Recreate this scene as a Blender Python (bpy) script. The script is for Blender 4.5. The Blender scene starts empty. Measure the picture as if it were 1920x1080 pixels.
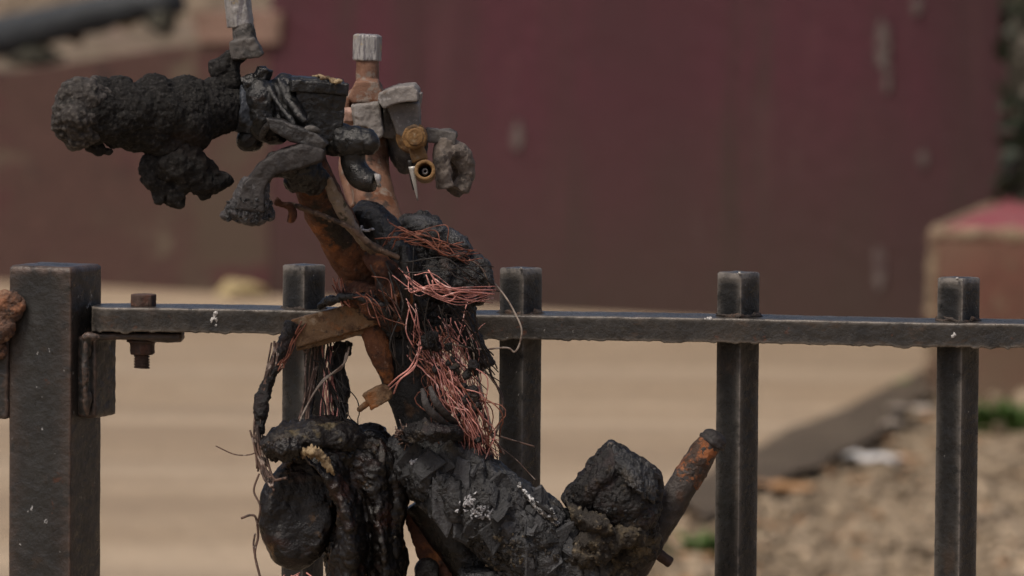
import bpy, bmesh, math, random
import numpy as np
from mathutils import Vector, Matrix, Euler

random.seed(7)
RNG = np.random.default_rng(11)
R = math.radians
SC = bpy.context.scene

# ------------------------------------------------------------------ camera
FPX = 10200.0                       # focal length in photo pixels (1920 wide)
CAM = np.array([0.0, -3.0, 1.2])
PITCH = math.atan(640.0 / FPX)
ROLL = R(0.45)
_f = np.array([0, math.cos(PITCH), -math.sin(PITCH)])
_r0 = np.array([1.0, 0, 0]); _u0 = np.array([0, math.sin(PITCH), math.cos(PITCH)])
_r = _r0 * math.cos(ROLL) + _u0 * math.sin(ROLL)
_u = _u0 * math.cos(ROLL) - _r0 * math.sin(ROLL)
cd = bpy.data.cameras.new('camera'); cam = bpy.data.objects.new('camera', cd)
SC.collection.objects.link(cam); SC.camera = cam
cd.sensor_width = 36.0; cd.lens = FPX / 1920 * 36.0
cd.clip_start = 0.1; cd.clip_end = 500
cam.matrix_world = Matrix([[_r[0], _u[0], -_f[0], CAM[0]], [_r[1], _u[1], -_f[1], CAM[1]],
                           [_r[2], _u[2], -_f[2], CAM[2]], [0, 0, 0, 1]])
cd.dof.use_dof = True; cd.dof.focus_distance = 2.95; cd.dof.aperture_fstop = 17.0

# ------------------------------------------------------------------ light
SUN_AZ, SUN_EL = math.atan2(-.62, -.78), R(58)
wd = bpy.data.worlds.new('World'); SC.world = wd; wd.use_nodes = True
wn = wd.node_tree; bg = wn.nodes['Background']
sky = wn.nodes.new('ShaderNodeTexSky'); sky.sky_type = 'NISHITA'; sky.sun_disc = False
sky.sun_elevation = SUN_EL; sky.sun_rotation = SUN_AZ
sky.air_density = 0.6; sky.dust_density = 6.0; sky.ozone_density = 0.3
wn.links.new(sky.outputs[0], bg.inputs[0]); bg.inputs[1].default_value = 0.10
to_sun = Vector((math.sin(SUN_AZ) * math.cos(SUN_EL), math.cos(SUN_AZ) * math.cos(SUN_EL), math.sin(SUN_EL)))
sl = bpy.data.lights.new('sun', 'SUN'); sl.energy = 1.5; sl.angle = R(12); sl.color = (1, .92, .80)
so = bpy.data.objects.new('sun', sl); SC.collection.objects.link(so)
so.rotation_euler = (-to_sun).to_track_quat('-Z', 'Y').to_euler()
so.location = (-4, -8, 8)
SC.view_settings.view_transform = 'Standard'; SC.view_settings.look = 'None'
SC.view_settings.exposure = 0.42; SC.view_settings.gamma = 1.0
SC.cycles.use_denoising = True
SC.cycles.max_bounces = 6

# ------------------------------------------------------------------ placing
U = 1 / 3400.0                      # metres per photo pixel at the fence
def W(px, py, d=0.0):
    """the point at depth d (metres in front of the fence line) seen at a photo pixel"""
    px = np.asarray(px, float); py = np.asarray(py, float); d = np.asarray(d, float)
    dr = _f + np.multiply.outer((px - 960) / FPX, _r) + np.multiply.outer((540 - py) / FPX, _u)
    t = (-d - CAM[1]) / dr[..., 1]
    return CAM + dr * t[..., None]
def G(px, py, z=0.0):
    dr = _f + (px - 960) / FPX * _r + (540 - py) / FPX * _u
    return CAM + dr * ((z - CAM[2]) / dr[2])
def sc_at(d): return U * (3 - d) / 3
def mm(x): return x * 0.001
YAW = 0.087
def Fp(px, py, off=0.0): return W(px, py, off + (px - 960) * U * YAW)

# ------------------------------------------------------------------ numpy noise
_perm = RNG.permutation(256).astype(np.int64); _perm = np.concatenate([_perm, _perm, _perm])
_grad = RNG.normal(size=(256, 3)); _grad /= np.linalg.norm(_grad, axis=1)[:, None]
def perlin(p):
    pi = np.floor(p).astype(np.int64); pf = p - pi; pi &= 255
    w = pf * pf * pf * (pf * (pf * 6 - 15) + 10); out = np.zeros(len(p))
    for dx in (0, 1):
        wx = w[:, 0] if dx else 1 - w[:, 0]
        a = _perm[(pi[:, 0] + dx) & 255]
        for dy in (0, 1):
            wy = w[:, 1] if dy else 1 - w[:, 1]
            b = _perm[a + ((pi[:, 1] + dy) & 255)]
            for dz in (0, 1):
                wz = w[:, 2] if dz else 1 - w[:, 2]
                h = _perm[b + ((pi[:, 2] + dz) & 255)] & 255
                g = _grad[h]
                out += wx * wy * wz * ((pf[:, 0] - dx) * g[:, 0] + (pf[:, 1] - dy) * g[:, 1] + (pf[:, 2] - dz) * g[:, 2])
    return out * 1.6
def fbm(p, o=4):
    s = np.zeros(len(p)); a = 1.0; q = p.copy()
    for i in range(o):
        s += a * perlin(q); q = q * 2.03 + 17.3; a *= .5
    return s
def ridge(p, o=4):
    s = np.zeros(len(p)); a = 1.0; q = p.copy()
    for i in range(o):
        s += a * (0.5 - np.abs(perlin(q))); q = q * 2.1 + 9.7; a *= .55
    return s
_cj = RNG.random((256, 3))
def cell(p):
    pi = np.floor(p).astype(np.int64); f1 = np.full(len(p), 9.); f2 = np.full(len(p), 9.); idd = np.zeros(len(p))
    for dx in (-1, 0, 1):
        for dy in (-1, 0, 1):
            for dz in (-1, 0, 1):
                c = pi + (dx, dy, dz); m = c & 255
                h = _perm[_perm[_perm[m[:, 0]] + m[:, 1]] + m[:, 2]] & 255
                d = np.linalg.norm(c + _cj[h] - p, axis=1)
                n1 = d < f1
                f2 = np.where(n1, f1, np.minimum(f2, d)); idd = np.where(n1, h / 255., idd); f1 = np.where(n1, d, f1)
    return f1, f2, idd
def nz(p, size, kind='fbm', o=4, seed=0., stretch=None):
    q = p / (size * .001) + seed
    if stretch is not None: q = q * np.array(stretch)
    if kind == 'fbm': return fbm(q, o)
    if kind == 'ridge': return ridge(q, o)
    f1, f2, i = cell(q)
    if kind == 'cell': return .6 - f1
    if kind == 'plate': return np.clip((f2 - f1) * 4, 0, 1) - 1 + .6 * i
    if kind == 'crack': return np.clip((f2 - f1) * 6, 0, 1) - 1

# ------------------------------------------------------------------ primitives (world space verts, faces)
def catmull(pts, n):
    P = np.asarray(pts, float)
    if len(P) == 2: return P[0] + (P[1] - P[0]) * np.linspace(0, 1, n)[:, None]
    Q = np.vstack([2 * P[0] - P[1], P, 2 * P[-1] - P[-2]])
    out = []; t = np.linspace(0, len(P) - 1, n)
    for x in t:
        i = min(int(x), len(P) - 2); u = x - i
        a, b, c, d = Q[i], Q[i + 1], Q[i + 2], Q[i + 3]
        out.append(.5 * (2 * b + (c - a) * u + (2 * a - 5 * b + 4 * c - d) * u * u + (3 * b - a - 3 * c + d) * u ** 3))
    return np.array(out)
def sweep(path, rad, seg=12, squash=1.0, phase=0.0):
    path = np.asarray(path, float); n = len(path); rad = np.broadcast_to(rad, n)
    tg = np.gradient(path, axis=0); tg /= np.linalg.norm(tg, axis=1)[:, None] + 1e-12
    ref = np.array([0.02, 1, 0.03]);
    if abs(tg[0] @ ref) > .9: ref = np.array([1, 0.02, .03])
    nrm = ref - tg[0] * (ref @ tg[0]); nrm /= np.linalg.norm(nrm)
    V = []
    a = np.linspace(0, 2 * np.pi, seg, endpoint=False) + phase
    for i in range(n):
        nrm = nrm - tg[i] * (nrm @ tg[i]); nrm /= np.linalg.norm(nrm) + 1e-12
        b = np.cross(tg[i], nrm)
        V.append(path[i] + rad[i] * (np.outer(np.cos(a) * squash, nrm) + np.outer(np.sin(a), b)))
    V = np.vstack(V)
    F = []
    for i in range(n - 1):
        for j in range(seg):
            k = (j + 1) % seg
            F.append((i * seg + j, i * seg + k, (i + 1) * seg + k, (i + 1) * seg + j))
    F.append(tuple(range(seg - 1, -1, -1))); F.append(tuple((n - 1) * seg + j for j in range(seg)))
    return V, F
def T(pts, r, seg=16, n=None, squash=1.0, phase=0.0):
    """tapered tube through photo points (px, py, depth mm), radii in photo px"""
    P = np.array([W(a, b, mm(c)) for a, b, c in pts])
    s = sc_at(mm(pts[0][2]))
    n = n or max(2, 6 * (len(pts) - 1))
    rr = np.interp(np.linspace(0, 1, n), np.linspace(0, 1, len(pts)), np.broadcast_to(r, len(pts))) * s
    return sweep(catmull(P, n), rr, seg, squash, phase)
def loc2w(c, L, rot=0, yaw=0, tip=0):
    """local px offsets (x right, y down, z to camera) -> world about a photo anchor"""
    s = sc_at(mm(c[2])); M = Euler((R(tip), R(rot), R(yaw))).to_matrix()
    A = np.array([[1, 0, 0], [0, 0, -1], [0, -1, 0]], float)      # px(x,y,z)->world(X,Y,Z)
    V = (A @ np.asarray(L, float).T).T
    V = V @ np.array(M).T
    return W(c[0], c[1], mm(c[2])) + V * s
def E(c, r, rot=0, yaw=0, tip=0, nu=20, nv=12):
    V = []; F = []
    for i in range(nv + 1):
        t = math.pi * i / nv
        for j in range(nu):
            a = 2 * math.pi * j / nu
            V.append((r[0] * math.sin(t) * math.cos(a), r[1] * math.cos(t), r[2] * math.sin(t) * math.sin(a)))
    for i in range(nv):
        for j in range(nu):
            k = (j + 1) % nu
            F.append((i * nu + j, i * nu + k, (i + 1) * nu + k, (i + 1) * nu + j))
    return loc2w(c, V, rot, yaw, tip), F
def B(c, s, rot=0, yaw=0, tip=0, top=(1, 1)):
    x, y, z = s[0] / 2, s[1] / 2, s[2] / 2; V = []
    for yy in (-y, y):
        k = top if yy < 0 else (1, 1)
        V += [(-x * k[0], yy, -z * k[1]), (x * k[0], yy, -z * k[1]), (x * k[0], yy, z * k[1]), (-x * k[0], yy, z * k[1])]
    F = [(0, 1, 2, 3), (7, 6, 5, 4), (0, 4, 5, 1), (1, 5, 6, 2), (2, 6, 7, 3), (3, 7, 4, 0)]
    return loc2w(c, V, rot, yaw, tip), F
def Pg(pts, d0, d1):
    """outline in photo px extruded between two depths (mm)"""
    c = np.mean(pts, axis=0); dm = (d0 + d1) / 2; h = (d0 - d1) / 2 * .001 / sc_at(mm(dm))
    n = len(pts); L = [(p[0] - c[0], p[1] - c[1], h) for p in pts] + [(p[0] - c[0], p[1] - c[1], -h) for p in pts]
    F = [tuple(range(n - 1, -1, -1)), tuple(range(n, 2 * n))] + [(i, (i + 1) % n, n + (i + 1) % n, n + i) for i in range(n)]
    return loc2w((c[0], c[1], dm), L), F
def Cy(c, r, h, rot=0, yaw=0, tip=0, seg=24, r2=None):
    """cylinder, axis along local y (photo vertical) of length h px; tip=90 turns it to the camera"""
    r2 = r if r2 is None else r2; V = []
    for yy, q in ((-h / 2, r2), (h / 2, r)):
        V += [(q * math.cos(2 * math.pi * j / seg), yy, q * math.sin(2 * math.pi * j / seg)) for j in range(seg)]
    F = [(j, (j + 1) % seg, seg + (j + 1) % seg, seg + j) for j in range(seg)] + [tuple(range(seg - 1, -1, -1)), tuple(range(seg, 2 * seg))]
    return loc2w(c, V, rot, yaw, tip), F
def join(prims):
    V = []; F = []; o = 0
    for v, f in prims:
        V.append(v); F += [tuple(i + o for i in q) for q in f]; o += len(v)
    return np.vstack(V), F

# ------------------------------------------------------------------ objects
ORG = {}
def link(o): SC.collection.objects.link(o); return o
def org(parent):
    while parent is not None and parent.parent is not None: parent = parent.parent
    return np.array(parent.location) if parent is not None else np.zeros(3)
def mk(name, V, F, mat, parent=None, smooth=True, kind=None, label=None):
    base = org(parent) if parent is not None else np.zeros(3)
    me = bpy.data.meshes.new(name); me.from_pydata((np.asarray(V) - base).tolist(), [], F); me.validate()
    bm = bmesh.new(); bm.from_mesh(me); bmesh.ops.recalc_face_normals(bm, faces=bm.faces[:]); bm.to_mesh(me); bm.free()
    if smooth: me.shade_smooth()
    return fin(name, me, mat, parent, kind, label)
def fin(name, me, mat, parent, kind=None, label=None):
    o = bpy.data.objects.new(name, me); link(o); me.materials.append(mat)
    if parent is not None: o.parent = parent
    if kind: o['kind'] = kind
    if label: o['label'] = label
    return o
def thing(name, label, cat, loc, group=None):
    o = bpy.data.objects.new(name, None); o.empty_display_size = .05; o.location = loc; link(o)
    tag(o, label, cat, group); return o
def tag(o, label, cat, group=None):
    o['label'] = label; o['category'] = cat
    if group: o['group'] = group
    return o
def lap(V, E_, it, lam=.5):
    n = len(V); deg = np.bincount(E_.ravel(), minlength=n)[:, None].astype(float)
    for _ in range(it):
        A = np.empty_like(V)
        for k in range(3):
            A[:, k] = np.bincount(E_[:, 0], V[E_[:, 1], k], n) + np.bincount(E_[:, 1], V[E_[:, 0], k], n)
        V = V + lam * (A / np.maximum(deg, 1) - V)
    return V
def normals(me):
    N = np.empty(len(me.vertices) * 3); me.vertex_normals.foreach_get('vector', N); return N.reshape(-1, 3)
def blob(name, prims, mat, parent=None, vox=1.0, smooth=3, disp=(), post=1, kind=None, label=None):
    """one continuous surface grown over primitives, then roughened"""
    V, F = join(prims); base = org(parent) if parent is not None else np.zeros(3)
    me = bpy.data.meshes.new('tmp'); me.from_pydata((V - base).tolist(), [], F)
    bm = bmesh.new(); bm.from_mesh(me); bmesh.ops.recalc_face_normals(bm, faces=bm.faces[:]); bm.to_mesh(me); bm.free()
    t = link(bpy.data.objects.new('tmp', me)); m = t.modifiers.new('r', 'REMESH'); m.mode = 'VOXEL'; m.voxel_size = mm(vox); m.adaptivity = 0
    dg = bpy.context.evaluated_depsgraph_get()
    out = bpy.data.meshes.new_from_object(t.evaluated_get(dg)); out.name = name
    bpy.data.objects.remove(t); bpy.data.meshes.remove(me)
    n = len(out.vertices); V = np.empty(n * 3); out.vertices.foreach_get('co', V); V = V.reshape(-1, 3)
    Ed = np.empty(len(out.edges) * 2, dtype=np.int32); out.edges.foreach_get('vertices', Ed); Ed = Ed.reshape(-1, 2)
    V = lap(V, Ed, smooth)
    for k, dd in enumerate(disp):
        amp, size, kd = dd[:3]; o = dd[3] if len(dd) > 3 else 4; st = dd[4] if len(dd) > 4 else None
        out.vertices.foreach_set('co', V.ravel()); out.update(); N = normals(out)
        V = V + N * (mm(amp) * nz(V + base, size, kd, o, 3.1 * k + len(name), st))[:, None]
    if post: V = lap(V, Ed, post, .3)
    out.vertices.foreach_set('co', V.ravel()); out.update(); out.shade_smooth()
    return fin(name, out, mat, parent, kind, label)
def dent(o, px, py, rx, ry, depth, rot=0, p=.8, dmid=84):
    """press a bowl into the camera side of a part"""
    me = o.data; base = org(o); n = len(me.vertices); V = np.empty(n * 3); me.vertices.foreach_get('co', V); V = V.reshape(-1, 3)
    c = W(px, py, mm(dmid)); x = (V[:, 0] + base[0] - c[0]) / U; y = -(V[:, 2] + base[2] - c[2]) / U
    ca, sa = math.cos(R(rot)), math.sin(R(rot)); x, y = x * ca + y * sa, -x * sa + y * ca
    r = (x / rx) ** 2 + (y / ry) ** 2; m = (r < 1) & (V[:, 1] + base[1] < c[1])
    V[m, 1] += mm(depth) * (1 - r[m]) ** p; V[m, 1] = np.minimum(V[m, 1], c[1] - base[1] - .003)
    me.vertices.foreach_set('co', V.ravel()); me.update()
def sheet(name, rows, mat, parent, nu=70, nv=50, amp=((2., 12, 'fbm'),), thick=1.2, rag=.05, seed=0):
    """a thin crumpled torn sheet through a grid of photo points"""
    Rw = [catmull(np.array([W(a, b, mm(c)) for a, b, c in r]), nu) for r in rows]
    G_ = np.stack([catmull(np.array([r[i] for r in Rw]), nv) for i in range(nu)], 1)        # nv x nu
    j0 = np.linspace(0, 1, nv); e = fbm(np.c_[j0 * 9, np.zeros(nv), np.full(nv, seed)], 4) * rag; e2 = fbm(np.c_[j0 * 9, np.ones(nv) * 7, np.full(nv, seed)], 4) * rag
    H = G_.copy()
    for j in range(nv):
        u = np.clip(np.linspace(abs(e[j]), 1 - abs(e2[j]), nu), 0, 1) * (nu - 1); i = np.minimum(u.astype(int), nu - 2); f = (u - i)[:, None]
        H[j] = G_[j][i] * (1 - f) + G_[j][i + 1] * f
    V = H.reshape(-1, 3)
    du = np.gradient(H, axis=1).reshape(-1, 3); dv = np.gradient(H, axis=0).reshape(-1, 3); N_ = np.cross(du, dv); N_ /= np.linalg.norm(N_, axis=1)[:, None] + 1e-12
    N_ *= np.sign(-(N_[:, 1:2].mean()) or 1)
    for k, (am, sz, kd) in enumerate(amp): V = V + N_ * (mm(am) * nz(V, sz, kd, 4, seed + 2.7 * k))[:, None]
    jj = np.tile(np.linspace(0, 1, nu), nv); V = V + np.c_[np.zeros((len(V), 2)), mm(2.2) * fbm(np.c_[jj * 14, np.zeros(len(V)), np.full(len(V), seed + 3.)], 3) * np.repeat(np.abs(np.linspace(-1, 1, nv)) ** 6, nu)]
    n = len(V); V2 = V - N_ * mm(thick); F = []
    for j in range(nv - 1):
        for i in range(nu - 1):
            a_ = j * nu + i; F += [(a_, a_ + 1, a_ + nu + 1, a_ + nu), (n + a_ + nu, n + a_ + nu + 1, n + a_ + 1, n + a_)]
    bd = [i for i in range(nu)] + [j * nu + nu - 1 for j in range(1, nv)] + [(nv - 1) * nu + i for i in range(nu - 2, -1, -1)] + [j * nu for j in range(nv - 2, 0, -1)]
    F += [(bd[k], n + bd[k], n + bd[(k + 1) % len(bd)], bd[(k + 1) % len(bd)]) for k in range(len(bd))]
    return mk(name, np.vstack([V, V2]), F, mat, parent)
def wires(name, paths, rad_px, mat, parent, seg=5, n=24, jit=0.0, kind=None, label=None):
    """a set of thin wires as one mesh; each path = photo points"""
    pr = []
    for p in paths:
        P = catmull(np.array([W(a, b, mm(c)) for a, b, c in p]), n)
        if jit: P = P + RNG.normal(size=P.shape) * jit * U
        pr.append(sweep(P, rad_px * U * RNG.uniform(.65, 1.45), seg))
    V, F = join(pr); return mk(name, V, F, mat, parent, kind=kind, label=label)
def strands(path, n, spread, jit=2., wander=.6):
    """n loosely parallel copies of a photo path"""
    out = []
    for i in range(n):
        a, r = RNG.uniform(0, 6.28), spread * math.sqrt(RNG.random())
        ox, oy = r * math.cos(a), r * math.sin(a)
        p = []
        for (x, y, d) in path:
            k = 1 + RNG.normal() * wander * .4
            p.append((x + ox * k + RNG.normal() * jit, y + oy * k + RNG.normal() * jit, d + (RNG.normal() * spread * .35) * .29))
        i0 = RNG.integers(0, max(1, len(p) // 3 + 1)) if len(p) > 3 and RNG.random() < .35 else 0
        out.append(p[i0:] if len(p) - i0 >= 2 else p)
    return out

from mathutils.bvhtree import BVHTree
def surf(host):
    me = host.data; base = org(host)
    V = np.empty(len(me.vertices) * 3); me.vertices.foreach_get('co', V); V = V.reshape(-1, 3) + base
    return BVHTree.FromPolygons([tuple(v) for v in V], [tuple(p.vertices) for p in me.polygons])
def flakes(name, bvh, pts, wr, mats, parent, asp=(1., 1.8), tilt=.2, thick=2.4, lift=.4, rg=None, rotr=.5, kind=None):
    """thin irregular scales lying on a surface seen at photo points"""
    rg = rg or np.random.default_rng(3); acc = []
    for (px, py) in pts:
        q = W(px, py, 0.); h, nrm, _, _ = bvh.ray_cast(Vector(CAM), Vector(q - CAM).normalized())
        if h is None: continue
        nn = np.array(nrm); nn = nn if nn @ (CAM - np.array(h)) > 0 else -nn; nn = nn + rg.normal(size=3) * tilt; nn /= np.linalg.norm(nn)
        up = np.array([0, 0, 1.]) + rg.normal(size=3) * rotr; up -= nn * (up @ nn); up /= np.linalg.norm(up) + 1e-9; rt = np.cross(up, nn)
        w = rg.uniform(*wr) * U / 2; hh = w * rg.uniform(*asp); n = int(rg.integers(6, 10)); an = np.sort(rg.uniform(0, 6.283, n)); ra = rg.uniform(.7, 1.1, n)
        P2 = np.stack([np.cos(an) * w * ra, np.sin(an) * hh * ra], 1); c = np.array(h) + nn * lift * .001
        top = c + np.outer(P2[:, 0] * .86, rt) + np.outer(P2[:, 1] * .86, up) + nn * (rg.uniform(.4, 1.) * thick * U) + np.outer(rg.normal(size=n) * .0004, nn)
        bot = c + np.outer(P2[:, 0], rt) + np.outer(P2[:, 1], up) - nn * thick * 1.6 * U
        F = [tuple(range(n))] + [(i, n + i, n + (i + 1) % n, (i + 1) % n) for i in range(n)]
        if kind: acc.append((np.vstack([top, bot]), F))
        else: mk(name, np.vstack([top, bot]), F, M[mats[int(rg.integers(len(mats)))]], parent, smooth=False)
    if kind and acc:
        V, F = join(acc); mk(name, V, F, M[mats[0]], parent, smooth=False, kind=kind)
# ------------------------------------------------------------------ materials
def mat(name, base, layers=(), rough=(.6, .8), metal=0.0, bump=.3, bsize=2.0, edge=None, spec=.3, edge_rng=(.52, .6)):
    """base colour, colour layers (kind,size_mm,lo,hi,colour[,stretch]), roughness range, relief"""
    m = bpy.data.materials.new(name); m.use_nodes = True; nt = m.node_tree; N = nt.nodes; L = nt.links
    bs = N['Principled BSDF']; tc = N.new('ShaderNodeTexCoord')
    def tex(kind, size, stretch=None, off=0., det=6.):
        mp = N.new('ShaderNodeMapping'); L.new(tc.outputs['Object'], mp.inputs[0])
        mp.inputs['Location'].default_value = (off, off * .7, off * 1.3)
        if stretch: mp.inputs['Scale'].default_value = stretch
        if kind == 'noise':
            t = N.new('ShaderNodeTexNoise'); t.inputs['Scale'].default_value = 1000. / size; t.inputs['Detail'].default_value = det
            t.inputs['Roughness'].default_value = .62
            L.new(mp.outputs[0], t.inputs[0]); return t.outputs[0]
        t = N.new('ShaderNodeTexVoronoi'); t.inputs['Scale'].default_value = 1000. / size
        if kind == 'crack': t.feature = 'DISTANCE_TO_EDGE'
        L.new(mp.outputs[0], t.inputs[0])
        if kind == 'cells':
            sp = N.new('ShaderNodeSeparateColor'); L.new(t.outputs['Color'], sp.inputs[0]); return sp.outputs[0]
        return t.outputs[0]
    def mr(sock, lo, hi, a=0., b=1.):
        r = N.new('ShaderNodeMapRange'); r.inputs[1].default_value = lo; r.inputs[2].default_value = hi
        r.inputs[3].default_value = a; r.inputs[4].default_value = b; L.new(sock, r.inputs[0]); return r.outputs[0]
    def mix(fac, a, b):
        x = N.new('ShaderNodeMix'); x.data_type = 'RGBA'; L.new(fac, x.inputs[0])
        for s, v in ((6, a), (7, b)):
            if isinstance(v, tuple): x.inputs[s].default_value = (*v, 1)
            else: L.new(v, x.inputs[s])
        return x.outputs[2]
    col = None
    v = tex('noise', 25, None, 1.7)
    col = mix(mr(v, .3, .7), tuple(c * .7 for c in base), tuple(min(1, c * 1.3) for c in base))
    for i, ly in enumerate(layers):
        kind, size, lo, hi, c = ly[:5]; st = ly[5] if len(ly) > 5 else None; op = ly[6] if len(ly) > 6 else 1.0
        if kind == 'splash':                       # soil splashed up from the ground, ragged upper limit
            sp = N.new('ShaderNodeSeparateXYZ'); L.new(tc.outputs['Object'], sp.inputs[0])
            ad = N.new('ShaderNodeMath'); ad.operation = 'MULTIPLY_ADD'; L.new(tex('noise', size, st, 4.4), ad.inputs[0]); ad.inputs[1].default_value = -(hi - lo) * 1.2; L.new(sp.outputs[2], ad.inputs[2])
            a2 = N.new('ShaderNodeMath'); a2.operation = 'ADD'; L.new(ad.outputs[0], a2.inputs[0]); a2.inputs[1].default_value = (hi - lo) * .6
            col = mix(mr(a2.outputs[0], lo, hi, op, 0.), col, c); continue
        k_ = .62 if size > 4 else .80
        if kind == 'noise': lo, hi = .5 + (lo - .5) * k_, .5 + (hi - .5) * k_
        col = mix(mr(tex(kind, size, st, 3.3 * i + .37), lo, hi, 0., op), col, c)
    if edge:  # paler ridges: edge wear, plus highlights painted on bars and char
        ge = N.new('ShaderNodeNewGeometry'); e = mr(ge.outputs['Pointiness'], *edge_rng)
        mu = N.new('ShaderNodeMath'); mu.operation = 'MULTIPLY'; L.new(e, mu.inputs[0])
        L.new(mr(tex('noise', 8, None, 9.), .32, .52), mu.inputs[1]); col = mix(mu.outputs[0], col, edge)
    L.new(col, bs.inputs['Base Color'])
    L.new(mr(tex('noise', 6, None, 5.), .3, .7, rough[0], rough[1]), bs.inputs['Roughness'])
    bs.inputs['Metallic'].default_value = metal; bs.inputs['Specular IOR Level'].default_value = spec
    if bump:
        bp = N.new('ShaderNodeBump'); bp.inputs['Strength'].default_value = bump; bp.inputs['Distance'].default_value = bsize * .0008
        L.new(tex('noise', bsize, None, 2., 8.), bp.inputs['Height']); L.new(bp.outputs[0], bs.inputs['Normal'])
    return m

ASH = (.20, .19, .19)
M = {}
M['char'] = mat('charred_foam', (0.01246, 0.01181, 0.01115), [('noise', 9, .55, .8, (0.02493, 0.02362, 0.0223)), ('noise', 4.5, .54, .72, (0.00656, 0.005904, 0.005904)), ('noise', 2.2, .56, .80, (0.05576, 0.05248, 0.04986)), ('noise', 30, .6, .8, (0.01837, 0.01378, 0.01115))], (.65, .95), bump=1., bsize=1.5, spec=.15, edge=(0.05576, 0.05248, 0.04986), edge_rng=(.52, .68))
M['melt'] = mat('melted_black_plastic', (0.0052, 0.0052, 0.0052), [('noise', 14, .58, .85, (0.012, 0.012, 0.0128)), ('noise', 8, .66, .8, (0.016, 0.0096, 0.0072)), ('noise', 3, .70, .85, (0.04, 0.0368, 0.0336))], (.16, .5), bump=.5, bsize=3, spec=.4, edge=(0.048, 0.044, 0.04), edge_rng=(.54, .7))
M['lump'] = mat('scorched_brown_plastic', (0.00432, 0.00324, 0.00288), [('noise', 22, .52, .7, (0.01872, 0.0072, 0.00432)), ('noise', 12, .60, .76, (0.00288, 0.00252, 0.00252)), ('noise', 17, .68, .80, (0.1008, 0.0612, 0.03024)), ('noise', 4, .70, .84, (0.0648, 0.0504, 0.036))], (.18, .5), bump=.5, bsize=4, spec=.38, edge=(0.0936, 0.0612, 0.036), edge_rng=(.54, .68))
M['block'] = mat('alligatored_char', (0.0104, 0.01064, 0.01144), [('noise', 7, .48, .72, (0.036, 0.0368, 0.04), (0.9, 0.9, 0.32)), ('noise', 16, .55, .70, (0.0044, 0.004, 0.004)), ('noise', 3, .66, .82, (0.08, 0.08, 0.084)), ('noise', 30, .66, .80, (0.044, 0.0336, 0.02))], (.16, .6), bump=1., bsize=2.6, spec=.5, edge=(0.08, 0.08, 0.084), edge_rng=(.53, .68))
M['crust'] = mat('burnt_crust', (0.00612, 0.0051, 0.0051), [('noise', 14, .5, .7, (0.01632, 0.0102, 0.0102)), ('noise', 10, .64, .80, (0.0578, 0.04216, 0.02584)), ('noise', 3, .66, .84, (0.0612, 0.0578, 0.05644))], (.2, .75), bump=1., bsize=2., spec=.35, edge=(0.0612, 0.05576, 0.0544), edge_rng=(.54, .72))
M['ash'] = mat('pale_ash', (0.35, 0.35, 0.364), [('noise', 3, .5, .6, (0.084, 0.084, 0.091))], (.8, .95), bump=.6, bsize=1)
M['rust'] = mat('rusted_steel_tube', (0.109, 0.04361, 0.02065), [('noise', 18, .45, .66, (0.05508, 0.02754, 0.01721)), ('noise', 8, .50, .70, (0.1836, 0.07573, 0.03213)), ('noise', 30, .54, .68, (0.02295, 0.01721, 0.01262)), ('noise', 26, .60, .74, (0.2639, 0.09409, 0.02754)), ('noise', 5, .62, .78, (0.03442, 0.02295, 0.01836)), ('noise', 3, .64, .8, (0.2525, 0.1721, 0.1262))], (.55, .9), bump=1., bsize=2.4)
M['rust_pale'] = mat('pale_rusted_steel', (0.1404, 0.0743, 0.0486), [('noise', 18, .5, .7, (0.09547, 0.03715, 0.01685)), ('noise', 7, .58, .7, (0.1797, 0.1424, 0.1166)), ('noise', 12, .64, .75, (0.0337, 0.02167, 0.0162))], (.6, .9), bump=.4, bsize=2)
M['rust_tan'] = mat('scorched_tan_steel', (.15, .090, .048), [('noise', 14, .48, .64, (.075, .040, .020)), ('noise', 22, .54, .70, (.22, .082, .024)), ('noise', 4, .58, .72, (.03, .02, .015)), ('noise', 9, .60, .75, (.23, .17, .115))], (.55, .9), bump=.7, bsize=2)
M['alu'] = mat('ashed_aluminium', (0.1872, 0.1716, 0.1599), [('noise', 10, .5, .7, (0.117, 0.1092, 0.1014)), ('noise', 3, .6, .72, (0.2808, 0.2652, 0.2574)), ('noise', 16, .62, .72, (0.078, 0.0546, 0.039))], (.55, .8), metal=.15, bump=.5, bsize=1.4)
M['zinc'] = mat('heat_stained_zinc', (0.2805, 0.272, 0.2635), [('noise', 5, .5, .65, (0.153, 0.1445, 0.153), (3, 3, .4)), ('noise', 9, .6, .7, (0.306, 0.255, 0.17))], (.4, .65), metal=.4, bump=.5, bsize=1.2)
M['greymetal'] = mat('sooty_grey_metal', (.075, .068, .063), [('noise', 10, .55, .7, (.03, .028, .026)), ('noise', 3, .62, .72, (.16, .15, .145))], (.5, .8), bump=.4, bsize=1.6)
M['brass'] = mat('burnt_brass', (0.1742, 0.09684, 0.03631), [('noise', 7, .48, .68, (0.1162, 0.0581, 0.02179)), ('noise', 4, .58, .74, (0.2227, 0.1646, 0.09684)), ('noise', 10, .60, .74, (0.0581, 0.03389, 0.01694))], (.5, .75), metal=.1, bump=.5, bsize=1.5)
M['copper'] = mat('bare_copper_wire', (0.448, 0.196, 0.168), [('noise', 10, .57, .68, (0.1232, 0.04704, 0.03808)), ('noise', 5, .58, .7, (0.6048, 0.3808, 0.3472))], (.35, .6), metal=.2, bump=0)
M['wire'] = mat('scorched_wire', (.10, .062, .048), [('noise', 8, .5, .65, (.03, .02, .017)), ('noise', 5, .6, .7, (.25, .20, .17))], (.6, .8), bump=0)
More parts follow.
